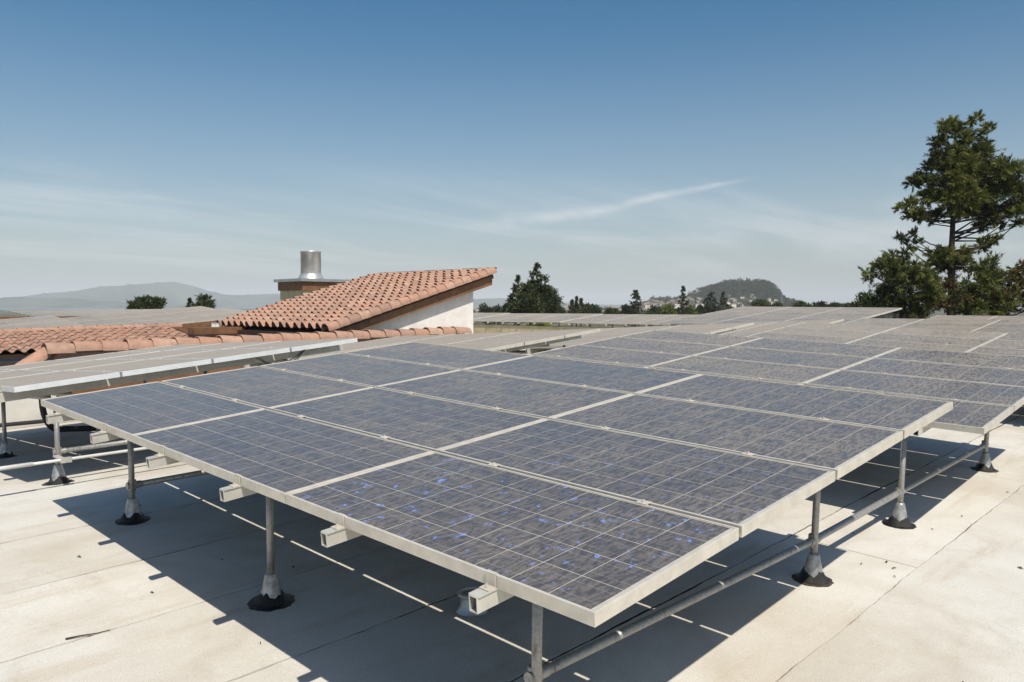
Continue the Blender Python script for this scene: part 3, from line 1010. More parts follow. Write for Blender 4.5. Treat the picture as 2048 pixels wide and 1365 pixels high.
mb = MB(); g0 = o0 - Vector((0, 0.05, 0.14))
mb.box(0, 10.6, -0.10, 0.02, -0.06, 0.045)
t_ = mb.build('gutter', MAT['gutter'], root); t_.location = g0
mb = MB(); mb.box(0, 10.6, 0.02, 0.10, -0.45, 0.0); t_ = mb.build('fascia', MAT['brown_dark'], root); t_.location = g0

# brown gabled link wall between the two tiled roofs
root = empty('link_wall', None, (8.2, 19.8, -3.0))
tag(root, 'short brown boarded wall between the two tiled roofs', 'wall')
mb = MB(); mb.box(-.3, 3.4, 0, 0.3, 0, 2.98); mb.build('wall', MAT['brown'], root)
mb = MB(); mb.box(-.4, 3.4, -0.10, 0.35, 2.985, 3.06); mb.build('ledge', MAT['brown_dark'], root)
mb = MB(); mb.box(-.4, 3.4, -0.05, 0.35, 3.062, 3.24); mb.build('fascia', MAT['brown'], root)

# pavilion with the sloping clay roof
UY = 15.5
X0, Z0 = 9.20, 0.245
X1, Z1 = 14.90, 1.83
root = empty('tiled_pavilion', None, (X0, UY, -3.0))
tag(root, 'white stucco pavilion with a sloping clay barrel-tile roof', 'pavilion')
PWD = 5.75
sl = math.atan2(Z1 - Z0, X1 - X0)
ey = Vector((math.cos(sl), 0, math.sin(sl)))
ex = Vector((0, -1, 0))
ez = ex.cross(ey).normalized()
SLN = math.hypot(X1 - X0, Z1 - Z0)
# stucco body, top following the roof
xa, xb = 0.55, 5.10
ztop = lambda x: 3.0 + Z0 + (x) * math.tan(sl) - 0.30
mb = MB()
ya, yb = 0.20, PWD - 0.3
mb.add([(xa, ya, 0), (xb, ya, 0), (xb, yb, 0), (xa, yb, 0), (xa, ya, ztop(xa)), (xb, ya, ztop(xb)), (xb, yb, ztop(xb)), (xa, yb, ztop(xa))],
       [(0, 3, 2, 1), (4, 5, 6, 7), (0, 1, 5, 4), (1, 2, 6, 5), (2, 3, 7, 6), (3, 0, 4, 7)])
mb.build('wall', MAT['stucco'], root)
mb = MB()
oo = Vector((0, PWD, 3.0 + Z0)) - ez * 0.07
vv = [oo, oo + ex * PWD, oo + ex * PWD + ey * SLN, oo + ey * SLN]
mb.add(vv + [p_ - ez * 0.12 for p_ in vv], [(0, 1, 2, 3), (7, 6, 5, 4), (0, 4, 5, 1), (1, 5, 6, 2), (2, 6, 7, 3), (3, 7, 4, 0)])
rf = mb.build('roof', MAT['brown_dark'], root)
NC, NR = 16, 18
cw, rl_ = (PWD - 0.05) / NC, (SLN) / NR
ME_BT = s_tile_mesh('tile', cw * 1.02, rl_ * 1.22, 0.125, 0.014, 11, True, 0.062)
o0 = Vector((0, PWD, 3.0 + Z0)) - ey * 0.04
tiled_plane(rf, ME_BT, o0, ex, ey, ez, NC, NR, cw, rl_, 8)
# rake tiles down the right-hand edge
ME_RK = ridge_tile_mesh('rake_tile', rl_ * 1.2, 0.165, 0.016, 10, 0.92, 200)
for k in range(NR):
    t_ = link('rake_tile', ME_RK, rf)
    p_ = o0 + ey * (k * rl_ - 0.02) + ex * (PWD + 0.03) + ez * 0.015
    q_ = ey.copy(); s_ = ez.cross(q_).normalized()
    t_.matrix_local = basis(p_, (q_ - ez * 0.05).normalized(), s_, (ez + q_ * 0.05).normalized())
# barge board below the rake, fascia and gutter at the eave, dark capping at the top
mb = MB()
b0 = o0 + ex * (PWD + 0.02) - ez * 0.10
vv = [b0, b0 + ey * (SLN - .02), b0 + ey * (SLN - .02) - Vector((0, 0, 0.27)), b0 - Vector((0, 0, 0.20))]
mb.add(vv + [p_ - ex * 0.06 for p_ in vv], [(3, 2, 1, 0), (4, 5, 6, 7), (0, 1, 5, 4), (1, 2, 6, 5), (2, 3, 7, 6), (3, 0, 4, 7)])
mb.build('barge_board', MAT['brown'], rf)
mb = MB(); mb.box(-0.16, -0.02, 0.0, PWD, 3.0 + Z0 - 0.20, 3.0 + Z0 - 0.09); mb.build('gutter', MAT['gutter'], rf)
mb = MB(); mb.box(0.0, 0.06, 0.12, PWD, 3.0 + Z0 - 0.36, 3.0 + Z0 - 0.10); mb.build('fascia', MAT['brown_dark'], rf)
mb = MB()
c0 = o0 + ey * (SLN + 0.02) + ez * 0.05
vv = [c0, c0 + ex * PWD, c0 + ex * PWD + ey * 0.22, c0 + ey * 0.22]
mb.add(vv + [p_ + ez * 0.05 for p_ in vv], [(3, 2, 1, 0), (4, 5, 6, 7), (0, 1, 5, 4), (1, 2, 6, 5), (2, 3, 7, 6), (3, 0, 4, 7)])
mb.build('top_flashing', MAT['brown_dark'], rf)
mb = MB(); mb.box(0.9, 2.5, 0.10, 0.196, 3.0 + 0.02, 3.0 + 0.12); mb.build('dark_strip', MAT['black'], root)

# chimney with a round metal flue
CX, CY = 14.0, 24.45
root = empty('chimney', None, (CX, CY, -3.0))
tag(root, 'square tan chimney with brown band, zinc cap and round metal flue', 'chimney')
mb = MB(); mb.box(0, 1.95, 0, 1.62, 0, 4.42); mb.build('shaft', MAT['stucco_tan'], root)
mb = MB(); mb.box(-0.06, 2.01, -0.06, 1.68, 4.40, 4.72); mb.build('band', MAT['brown'], root)
cp = MB(); cp.box(-0.17, 2.12, -0.17, 1.80, 4.725, 4.83); cpo = cp.build('cap', MAT['sheetmetal'], root)
mb = MB(); mb.lathe([(0.50, 4.832), (0.44, 4.93), (0.385, 5.03), (0.383, 5.05)], 28, (0.72, 0.62)); mb.build('flue_collar', MAT['flue'], cpo, True)
mb = MB(); mb.lathe([(0.375, 4.84), (0.375, 5.84), (0.384, 5.845), (0.384, 5.875), (0.372, 5.88), (0.358, 5.86), (0.355, 5.3)], 32, (0.72, 0.62)); mb.build('flue', MAT['flue'], cpo, True)

# arrays and roofs beyond the tiled house, seen low between the roofs
def far_array(px, py, dist, eu, ev, cols, rows, corner, label):
    p = at(px, py, dist)
    m = table_matrix(0, 0, 0, eu, ev)
    q = Vector(p) - m @ Vector((corner[1] * WP, corner[0] * LP, 0))
    solar_array(q[0], q[1], q[2], eu, ev, cols, rows, label, (), False, 'solar arrays beyond the tiled roofs', 1.5, None, False)


R_ = math.radians
far_array(105, 631, 33, R_(5.5), R_(4.5), 3, 6, (3, 6), 'far array above the ridge of the low tiled roof, at the left picture edge')
far_array(505, 632, 36, R_(5.0), R_(4.8), 3, 10, (0, 10), 'long far array between the low tiled roof and the chimney')
far_array(330, 618.5, 62, R_(3.0), R_(0.3), 5, 18, (5, 12), 'farthest flat pale array below the small trees at left')
mb = MB(); mb.box(-14, 12, 0, 0.4, -1.5, 0)
p_ = at(150, 633, 46)
o = mb.build('far_parapet', MAT['brown'], None, False, tuple(p_)); tag(o, 'low brown far parapet showing between two far left arrays', 'parapet')
for k_, (px_, lab_) in enumerate(((428, 'left one of two small white boxes beside the pavilion eave'), (436, 'right one of two small white boxes beside the pavilion eave'))):
    p_ = at(px_, 655, 24.5)
    root = empty('vent_box', None, tuple(p_)); tag(root, lab_, 'box', 'white boxes by the eave'); root.rotation_euler = (0, 0, 0.75)
    mb = MB(); mb.box(-0.05, 0.05, -0.05, 0.05, -0.6, 0.11); mb.build('body', MAT['pvc'], root)
    mb = MB(); mb.box(-0.058, 0.058, -0.058, 0.058, 0.111, 0.125); mb.build('lid', MAT['frame_pale'], root)


# ------------------------------------------------------------------ foliage
def leaf_mesh(name, clumps, n_per_m2, bl, bw, mat, seed, up=0.35, dry_prob=0.0, tuft=0):
    """many small blades spread through ellipsoidal clumps; clump = (x, y, z, rx, ry, rz, tone, dry)"""
    rg = np.random.RandomState(seed)
    P = []; Dr = []; T = []; DY = []
    for c in clumps:
        cxyz = np.array(c[:3]); rad = np.array(c[3:6]); tone = c[6] if len(c) > 6 else 0.5; dry = c[7] if len(c) > 7 else 0.0
        area = math.pi * (rad[0] * rad[2] + rad[1] * rad[2] + rad[0] * rad[1]) / 3
        n = max(12, int(area * n_per_m2))
        if tuft:
            # sprays: each a brush of blades along an outward, slightly rising or drooping axis
            m = max(5, n // tuft)
            ax = rg.normal(size=(m, 3)); ax[:, 2] += 0.25; ax /= np.linalg.norm(ax, axis=1)[:, None]
            st = rg.uniform(0.25, 0.55, m); en = rg.uniform(0.8, 1.35, m)
            side = rg.normal(size=(m, 3)) * 0.25
            tt = np.repeat(np.clip(tone + rg.normal(size=m) * 0.20, 0, 1), tuft)
            axr = np.repeat(ax, tuft, 0); n = m * tuft
            w = rg.uniform(0, 1, n)
            rr = np.repeat(st, tuft) + (np.repeat(en - st, tuft)) * w
            pos = cxyz + (axr * rr[:, None] + np.repeat(side, tuft, 0) * w[:, None]) * rad + rg.normal(size=(n, 3)) * rad * (0.07 + 0.05 * (1 - w))[:, None]
            di = axr + rg.normal(size=(n, 3)) * 0.45 + np.array([0, 0, up])
            di /= np.linalg.norm(di, axis=1)[:, None]
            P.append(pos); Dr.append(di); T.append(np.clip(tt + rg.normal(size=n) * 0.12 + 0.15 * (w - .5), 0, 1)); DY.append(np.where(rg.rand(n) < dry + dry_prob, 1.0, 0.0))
            continue
        dv = rg.normal(size=(n, 3)); dv /= np.linalg.norm(dv, axis=1)[:, None]
        rr = rg.uniform(0.25, 1.08, n) ** 0.6
        # lumpy surface
        lump = 1 + 0.22 * np.sin(dv[:, 0] * 5 + c[0]) * np.sin(dv[:, 1] * 6 + c[1]) + 0.16 * np.sin(dv[:, 2] * 9 + c[2] * 3)
        pos = cxyz + dv * rad * (rr * lump)[:, None]
        di = dv + rg.normal(size=(n, 3)) * 0.55 + np.array([0, 0, up])
        di /= np.linalg.norm(di, axis=1)[:, None]
        P.append(pos); Dr.append(di)
        T.append(np.clip(tone + rg.normal(size=n) * 0.22, 0, 1)); DY.append(np.where(rg.rand(n) < dry + dry_prob, 1.0, 0.0))
    P = np.concatenate(P); Dr = np.concatenate(Dr); T = np.concatenate(T); DY = np.concatenate(DY)
    n = len(P)
    s = np.cross(Dr, rg.normal(size=(n, 3))); s /= np.linalg.norm(s, axis=1)[:, None] + 1e-9
    L = bl * rg.uniform(0.6, 1.3, n)[:, None]; W = bw * rg.uniform(0.7, 1.3, n)[:, None]
    V = np.empty((n, 3, 3))
    V[:, 0] = P - s * W; V[:, 1] = P + s * W; V[:, 2] = P + Dr * L
    me = bpy.data.meshes.new(name)
    me.vertices.add(n * 3); me.vertices.foreach_set('co', V.reshape(-1))
    me.loops.add(n * 3); me.loops.foreach_set('vertex_index', np.arange(n * 3, dtype=np.int32))
    me.polygons.add(n); me.polygons.foreach_set('loop_start', np.arange(0, n * 3, 3, dtype=np.int32)); me.polygons.foreach_set('loop_total', np.full(n, 3, dtype=np.int32))
    for nm, ar in (('tone', T), ('dry', DY)):
        a = me.attributes.new(nm, 'FLOAT', 'FACE'); a.data.foreach_set('value', ar.astype(np.float32))
    me.materials.append(mat)
    me.update(calc_edges=True)
    return me


def tree(name, base, trunk_pts, trunk_r, clumps, label, cat='tree', group=None, mat='leaf_conifer', dens=320, bl=0.25, bw=0.05, seed=1, branches=True, up=0.35, tuft=0):
    root = empty(name, None, tuple(base))
    tag(root, label, cat, group)
    rg = random.Random(seed)
    mb = MB()
    tp = [Vector(p) for p in trunk_pts]
    n = len(tp)
    mb.tube(tp, [trunk_r * (1 - 0.85 * k / (n - 1)) for k in range(n)], 9)
    if branches:
        for c in clumps:
            cc = Vector(c[:3])
            # branch from the trunk a little below the clump
            zt = cc.z - abs(math.hypot(cc.x, cc.y)) * rg.uniform(0.15, 0.45)
            zt = max(tp[0].z + 0.3, min(tp[-1].z - 0.1, zt))
            k = next((i for i in range(n - 1) if tp[i].z <= zt <= tp[i + 1].z), 0)
            a = tp[k].lerp(tp[k + 1], (zt - tp[k].z) / max(1e-4, tp[k + 1].z - tp[k].z))
            mid = a.lerp(cc, 0.5) + Vector((rg.uniform(-.08, .08), rg.uniform(-.08, .08), rg.uniform(-0.16, 0.02))) * (cc - a).length
            r0 = min(trunk_r * 0.22, 0.016 + 0.011 * (cc - a).length)
            mb.tube([a, mid, cc], [r0, r0 * 0.7, r0 * 0.3], 6, False)
    mb.build('trunk', MAT['bark'], root, True)
    link('crown', leaf_mesh('crown', clumps, dens, bl, bw, MAT[mat], seed, up, 0.0, tuft), root)
    return root


GZ = -10.0


def px_clumps(D, cpx, cpy, lst, seed, depth=1.0, squash=0.85):
    """clumps listed in photo pixels relative to a trunk at (cpx, cpy), turned into metres about the trunk"""
    rg = random.Random(seed)
    base = at(cpx, cpy, D)
    k = float((base - CAM) @ AX[2]) / FPX
    rv = Vector((AX[0][0], AX[0][1], 0)).normalized(); fv = Vector((AX[2][0], AX[2][1], 0)).normalized()
    out = []
    for e in lst:
        x, y, r_ = e[:3]
        tone = e[3] if len(e) > 3 else 0.5
        dry = e[4] if len(e) > 4 else 0.0
        dpt = rg.uniform(-1, 1) * depth * r_ * k * 1.6
        p = rv * ((x - cpx) * k) + fv * dpt + Vector((0, 0, (cpy - y) * k))
        out.append((p.x, p.y, p.z, r_ * k, r_ * k, r_ * k * squash, tone, dry))
    return base, out


# the tall sequoia at right
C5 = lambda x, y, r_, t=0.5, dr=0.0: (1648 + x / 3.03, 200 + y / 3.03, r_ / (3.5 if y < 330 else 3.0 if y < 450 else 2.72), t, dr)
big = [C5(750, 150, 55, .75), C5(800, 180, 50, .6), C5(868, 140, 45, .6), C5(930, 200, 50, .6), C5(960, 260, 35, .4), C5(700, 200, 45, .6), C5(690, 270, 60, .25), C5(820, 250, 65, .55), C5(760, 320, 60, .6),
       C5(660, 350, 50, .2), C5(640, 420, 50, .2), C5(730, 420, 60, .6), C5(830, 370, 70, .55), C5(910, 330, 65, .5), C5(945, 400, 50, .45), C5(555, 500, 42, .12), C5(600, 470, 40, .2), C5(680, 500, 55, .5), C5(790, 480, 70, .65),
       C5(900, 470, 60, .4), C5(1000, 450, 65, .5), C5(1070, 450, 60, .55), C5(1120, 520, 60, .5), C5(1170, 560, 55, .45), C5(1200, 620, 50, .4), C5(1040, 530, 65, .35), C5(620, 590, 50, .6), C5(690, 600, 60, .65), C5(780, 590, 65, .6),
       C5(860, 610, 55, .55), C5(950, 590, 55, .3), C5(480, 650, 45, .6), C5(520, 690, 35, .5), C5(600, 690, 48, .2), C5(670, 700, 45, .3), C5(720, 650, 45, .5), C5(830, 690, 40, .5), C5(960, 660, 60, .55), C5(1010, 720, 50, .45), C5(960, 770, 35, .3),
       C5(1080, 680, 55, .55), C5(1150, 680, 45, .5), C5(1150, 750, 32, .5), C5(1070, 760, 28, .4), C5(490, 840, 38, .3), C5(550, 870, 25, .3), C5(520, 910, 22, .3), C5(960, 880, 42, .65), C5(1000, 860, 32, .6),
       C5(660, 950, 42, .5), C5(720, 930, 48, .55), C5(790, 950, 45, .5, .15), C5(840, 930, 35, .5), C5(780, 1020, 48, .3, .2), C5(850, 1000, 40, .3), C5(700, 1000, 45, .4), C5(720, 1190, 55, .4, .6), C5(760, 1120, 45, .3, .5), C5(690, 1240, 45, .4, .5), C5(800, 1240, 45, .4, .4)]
D_ = 42.0
_r = random.Random(77)
big += [(e[0] + _r.uniform(-.8, .8) * e[2] * (0.4 if e[1] < 320 else 1), e[1] + _r.uniform(-.5, .6) * e[2], e[2] * _r.uniform(.55, .85), min(1, max(0, e[3] + _r.uniform(-.3, .15))), e[4]) for e in big]
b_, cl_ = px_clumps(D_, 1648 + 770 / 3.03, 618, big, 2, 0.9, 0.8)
zb = GZ - b_[2]
_fv = -Vector((AX[2][0], AX[2][1], 0)).normalized()
_rv = Vector((AX[0][0], AX[0][1], 0)).normalized()
for (hh, sx, rr_, tn) in ((8.2, 0, .28, .7), (7.7, .1, .36, .6), (7.1, -.15, .48, .65), (6.5, .3, .65, .55), (5.9, -.25, .65, .6), (5.4, .3, .65, .55), (4.9, -.3, .6, .65), (4.5, .35, .5, .6), (4.3, -.1, .45, .6), (2.2, .2, .45, .5), (2.4, -.4, .4, .45)):
    c_ = _fv * 0.55 + _rv * sx
    cl_.append((c_.x, c_.y, hh, rr_ * .75, rr_ * .75, rr_ * .6, tn, 0.03))
k_ = D_ / FPX
trk = [(0, 0, zb), (0, 0, -1.5), (0.05, 0, 0.5), (-0.05, 0.03, 2.6), (0.04, 0, 5.2), (-0.02, 0, 8.2)]
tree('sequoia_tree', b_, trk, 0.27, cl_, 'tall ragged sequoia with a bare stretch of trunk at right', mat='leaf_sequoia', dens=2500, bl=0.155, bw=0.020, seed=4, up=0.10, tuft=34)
# bare dead limbs on the left of the trunk are part of it
left = [C5(400, 960, 45, .35), C5(330, 1010, 50, .55), C5(290, 1060, 42, .55), C5(380, 1050, 60, .3), C5(450, 1000, 50, .2), C5(470, 1080, 60, .15), C5(360, 1130, 65, .2), C5(420, 1180, 65, .15), C5(540, 1030, 50, .55), C5(600, 1070, 50, .5), C5(560, 1110, 55, .6), C5(610, 1150, 55, .5), C5(540, 1200, 60, .5), C5(620, 1230, 55, .45), C5(460, 940, 35, .3), C5(330, 1200, 55, .2), C5(440, 1250, 55, .2), C5(590, 1290, 60, .4), C5(650, 1110, 45, .45), C5(660, 1190, 50, .4, .2), C5(640, 1040, 40, .4)]
left += [(e[0] + _r.uniform(-.8, .8) * e[2], e[1] + _r.uniform(-.5, .6) * e[2], e[2] * _r.uniform(.6, .9), e[3], e[4]) for e in left]
b_, cl_ = px_clumps(40.0, 1805, 618, left, 7, 1.0, 0.9)
tree('bushy_tree', b_, [(0, 0, GZ - b_[2]), (0.1, 0, -2), (0, 0, 0.5), (-.1, 0, 2.2)], 0.25, cl_, 'dark bushy tree at the left foot of the tall sequoia', mat='leaf_sequoia', dens=1700, bl=0.15, bw=0.019, seed=9, up=0.1, tuft=34)
right = [C5(980, 1000, 50, .5), C5(1020, 1050, 45, .5), C5(960, 1090, 60, .45), C5(1030, 1130, 60, .45), C5(900, 1130, 50, .5), C5(880, 1200, 60, .45), C5(960, 1200, 60, .4), C5(1060, 1210, 60, .4, .15), C5(1090, 1070, 45, .45, .35), C5(1150, 1040, 40, .35, .3), C5(1190, 1010, 30, .4, .4), C5(1200, 1080, 40, .35, .3), C5(1130, 1110, 50, .4, .2), C5(1150, 1190, 60, .6), C5(1230, 1180, 60, .55), C5(1260, 1090, 60, .4), C5(1300, 1180, 70, .5), C5(900, 1260, 60, .4), C5(1010, 1270, 60, .5), C5(1130, 1270, 60, .5), C5(1240, 1270, 60, .5), C5(850, 1270, 50, .5), C5(830, 1130, 45, .45), C5(850, 1200, 50, .4), C5(800, 1200, 45, .35, .3), C5(930, 1050, 45, .45)]
right += [(e[0] + _r.uniform(-.8, .8) * e[2], e[1] + _r.uniform(-.5, .6) * e[2], e[2] * _r.uniform(.6, .9), e[3], e[4]) for e in right]
b_, cl_ = px_clumps(38.0, 1985, 618, right, 8, 1.0, 0.9)
tree('bushy_tree', b_, [(0, 0, GZ - b_[2]), (0.1, 0, -2), (0, 0, 0.5), (-.1, 0, 2.0)], 0.25, cl_, 'olive green bushy tree at the right foot of the tall sequoia', mat='leaf_sequoia', dens=1700, bl=0.15, bw=0.019, seed=10, up=0.1, tuft=34)
far_l = [(1725, 606, 16, .5), (1740, 596, 14, .5), (1752, 604, 15, .35), (1715, 614, 12, .5), (1735, 616, 16, .4), (1760, 616, 16, .3)]
b_, cl_ = px_clumps(60.0, 1737, 622, far_l, 8)
tree('bushy_tree', b_, [(0, 0, GZ - b_[2]), (0, 0, -1), (0, 0, .8)], 0.2, cl_, 'low green treetop left of the dark bushy tree, above the array edge', mat='leaf_broad', dens=500, bl=0.22, bw=0.05, seed=11)


def cone_tree(px, pt, pb, wpx, D, label, seed, mat='leaf_conifer', layers=9, tone=0.4, dens=380, bl=0.32, bw=0.06, sharp=0.9, dry=0.0, group=None, name='conifer_tree'):
    """pointed conifer: whorls of clumps, each narrower than the one below"""
    rg = random.Random(seed)
    k = D / FPX
    lst = []
    for j in range(layers):
        t_ = (j + 0.4) / layers
        y = pt + (pb - pt) * t_
        half = wpx / 2 * t_ ** sharp
        nn_ = max(1, int(1 + half / (wpx * 0.13)))
        for i in range(nn_ + 1):
            fx = -1 + 2 * (i + 0.5) / (nn_ + 1) if nn_ > 0 else 0
            r_ = max(wpx * 0.05, half * 0.40 + wpx * 0.02) * rg.uniform(0.6, 1.2)
            if rg.random() < 0.08: continue
            lst.append((px + fx * half * rg.uniform(0.7, 1.18), y + rg.uniform(-.5, .5) * (pb - pt) / layers, r_, tone + rg.uniform(-.25, .25), dry))
    lst += [(px, pt + 0.015 * (pb - pt), wpx * 0.02, tone), (px, pt + 0.04 * (pb - pt), wpx * 0.035, tone), (px + wpx * .01, pt + 0.075 * (pb - pt), wpx * 0.05, tone)]
    b_, cl_ = px_clumps(D, px, pb, lst, seed, 1.0, 0.8)
    h = (pb - pt) * float((b_ - CAM) @ AX[2]) / FPX
    return tree(name, b_, [(0, 0, GZ - b_[2]), (0, 0, -0.5), (0, 0, h * 0.5), (0, 0, h * 0.99)], max(0.12, h * 0.022), cl_, label, 'tree', group, mat, dens * 1.3, bl * .8, bw * .8, seed, True, 0.15, 16)


def round_tree(px, py, wpx, hpx, D, label, seed, mat='leaf_broad', tone=0.5, dens=330, bl=0.3, bw=0.09, group=None, name='broadleaf_tree', n=10, dry=0.0):
    rg = random.Random(seed)
    lst = []
    for i in range(n):
        a = rg.uniform(0, math.pi)
        rr_ = math.sqrt(rg.random())
        lst.append((px + math.cos(a) * rr_ * wpx * 0.34, py - math.sin(a) * rr_ * hpx * 0.62, min(wpx, hpx * 1.6) * rg.uniform(0.17, 0.27), tone + rg.uniform(-.25, .25), dry))
    b_, cl_ = px_clumps(D, px, py, lst, seed, 1.0, 0.85)
    h = hpx * float((b_ - CAM) @ AX[2]) / FPX
    return tree(name, b_, [(0, 0, GZ - b_[2]), (0, 0, -1.0), (0, 0, h * 0.4)], 0.2, cl_, label, 'tree', group, mat, dens, bl, bw, seed, True, 0.3)


cone_tree(1074, 530, 630, 92, 75, 'big dark pointed conifer right of the tiled pavilion', 21, tone=0.42, dens=420, bl=0.36, bw=0.06, layers=10)
cone_tree(1036, 553, 630, 62, 78, 'smaller pointed conifer leaning against the left of the big one', 22, tone=0.38, dens=420, bl=0.36, bw=0.06, layers=8)
round_tree(1062, 630, 100, 40, 74, 'low leafy skirt of growth at the foot of the big pointed conifer', 23, 'leaf_conifer', .5, 420, n=14)
cone_tree(1153, 596, 630, 17, 150, 'middle spire of three small conifers beside the dark bush', 24, layers=7, bl=.5, bw=.1, dens=120)
cone_tree(1144, 602, 630, 17, 155, 'left spire of three small conifers beside the dark bush', 25, layers=6, bl=.5, bw=.1, dens=120)
cone_tree(1162, 599, 630, 17, 152, 'right spire of three small conifers beside the dark bush', 26, layers=6, bl=.5, bw=.1, dens=120)
round_tree(1180, 630, 44, 26, 150, 'dark round bush right of three small conifers', 27, 'leaf_conifer', .3, 110, .5, .12)
cone_tree(1271, 583, 635, 24, 160, 'narrow shaggy dark tree standing alone left of the hill', 28, layers=8, sharp=0.35, bl=.5, bw=.1, dens=130, tone=.3)
cone_tree(1366, 575, 640, 26, 170, 'slim pointed spruce in front of the wooded hill', 29, layers=10, sharp=0.75, bl=.5, bw=.1, dens=130, tone=.3)
cone_tree(1421, 588, 640, 36, 180, 'left of two dark trees in front of the hill houses', 30, layers=8, sharp=0.4, bl=.5, bw=.1, dens=110, tone=.28)
cone_tree(1446, 586, 640, 30, 178, 'right of two dark trees in front of the hill houses', 31, layers=8, sharp=0.6, bl=.5, bw=.1, dens=110, tone=.38)
for i, (px, w, h, mt, tn, lab) in enumerate([
        (1303, 26, 20, 'leaf_broad', .35, 'dark green tree just right of the shaggy dark tree'), (1340, 36, 24, 'leaf_lime', .6, 'yellow-green round tree left of the slim spruce'),
        (1382, 26, 20, 'leaf_lime', .55, 'small yellow-green tree just right of the slim spruce'), (1402, 22, 20, 'leaf_broad', .5, 'small green tree left of two dark trees'),
        (1250, 30, 20, 'leaf_forest', .3, 'grey-green tree left of the shaggy dark tree'), (1225, 30, 14, 'leaf_broad', .5, 'low olive tree near the flat bright town'),
        (1321, 24, 17, 'leaf_broad', .45, 'reddish olive tree between two green ones'), (1462, 20, 18, 'leaf_broad', .35, 'small dark tree right of two dark trees'),
        (972, 32, 24, 'leaf_conifer', .35, 'dark tree peeping out right beside the stucco wall'), (1000, 34, 20, 'leaf_forest', .4, 'grey-green tree between stucco wall and big conifer'),
        (1118, 28, 14, 'leaf_broad', .5, 'low olive tree right at the foot of the big conifer'),
        (1522, 40, 16, 'leaf_broad', .5, 'green treetop at the foot of the wooded hill'), (1560, 34, 13, 'leaf_broad', .4, 'dark green treetop right of the hill foot'),
        (1605, 40, 14, 'leaf_broad', .5, 'green treetop in the row right of the hill'), (1640, 34, 12, 'leaf_forest', .35, 'dull treetop in the row right of the hill'),
        (1672, 34, 12, 'leaf_forest', .4, 'grey treetop near the far right houses'), (1700, 30, 11, 'leaf_broad', .4, 'last low treetop before the bushy trees')]):
    round_tree(px, 632 if px < 1480 else 620, w, h + (8 if px < 1480 else 6), 170 + 7 * (i % 4), lab, 40 + i, mt, tn, 100, .5, .14, 'trees between the arrays and the hill')
round_tree(297, 625, 76, 38, 85, 'round olive tree showing above the far left roofs', 61, 'leaf_broad', .42, 330, .32, .08, n=14)
cone_tree(409, 596, 622, 40, 95, 'small spiky dark tree left of the chimney', 62, layers=5, sharp=.25, dens=260, bl=.5, bw=.06, tone=.4)
cone_tree(380, 599, 622, 14, 96, 'thin dark conifer spire beside the small spiky tree', 63, layers=5, dens=260, tone=.25)
# lime-green treetops below the far roof edge, seen through the gap between the arrays
for i, (px, lab) in enumerate(((1440, 'left yellow-green treetop seen under the tilted arrays'), (1475, 'middle yellow-green treetop seen under the tilted arrays'), (1512, 'right yellow-green treetop seen under the tilted arrays'), (1080, 'yellow-green treetop under the far low array'))):
    round_tree(px, 690 if i < 3 else 670, 60, 34, 34 + i, lab, 70 + i, 'leaf_lime', .5, 260, .22, .07, 'treetops below the roof edge')

# ------------------------------------------------------------------ far town, hill, mountains, ground
mb = MB()
G = 14400
mb.add([(-G, -G, GZ - .5), (G, -G, GZ - .5), (G, G, GZ - .5), (-G, G, GZ - .5)], [(0, 1, 2, 3)])
g_ = mb.build('ground', MAT['ground']); tag(g_, kind='structure')
# bay water far left
mb = MB()
wp = [at(x_, 640, d_) for x_, d_ in ((-900, 2600), (760, 2600), (1150, 5800), (-1500, 5800))]
mb.add([(p[0], p[1], GZ + 0.2) for p in wp], [(3, 2, 1, 0)])
g_ = mb.build('water', MAT['water']); tag(g_, kind='structure')


def ridge(name, prof, D, depth, mat, seed, jag=1.0, n=220, bulge=1.0):
    """a hill range whose crest follows a profile given in photo pixels, at distance D"""
    xs = np.linspace(prof[0][0], prof[-1][0], n)
    ys = np.interp(xs, [p[0] for p in prof], [p[1] for p in prof])
    rg = np.random.RandomState(seed)
    ys = ys + np.convolve(rg.normal(size=n + 8), np.ones(9) / 9, 'valid') * jag
    rows = []
    for t_, dd in ((0, -1.0), (0.35, -.62), (0.7, -.3), (0.9, -.12), (1.0, 0), (0.6, .5), (0, 1.0)):
        row = []
        for k, (x_, y_) in enumerate(zip(xs, ys)):
            p = at(x_, y_, D)
            zt = p[2]
            q = at(x_, y_, D + dd * depth * (1 + 0.25 * math.sin(x_ * .05 + seed)))
            z = GZ - 2 + (zt - GZ + 2) * max(0, t_ + (rg.uniform(-.05, .05) * bulge if 0 < t_ < 1 else 0) + (0.10 * bulge * math.sin(x_ * .11 + dd * 5 + seed) if 0 < t_ < 1 else 0))
            row.append((q[0], q[1], z))
        rows.append(row)
    mb = MB()
    vs = [p for row in rows for p in row]
    fs = [(a * n + k, a * n + k + 1, (a + 1) * n + k + 1, (a + 1) * n + k) for a in range(len(rows) - 1) for k in range(n - 1)]
    mb.add(vs, fs)
    o = mb.build(name, mat, None, True)
    tag(o, kind='structure')
    return o


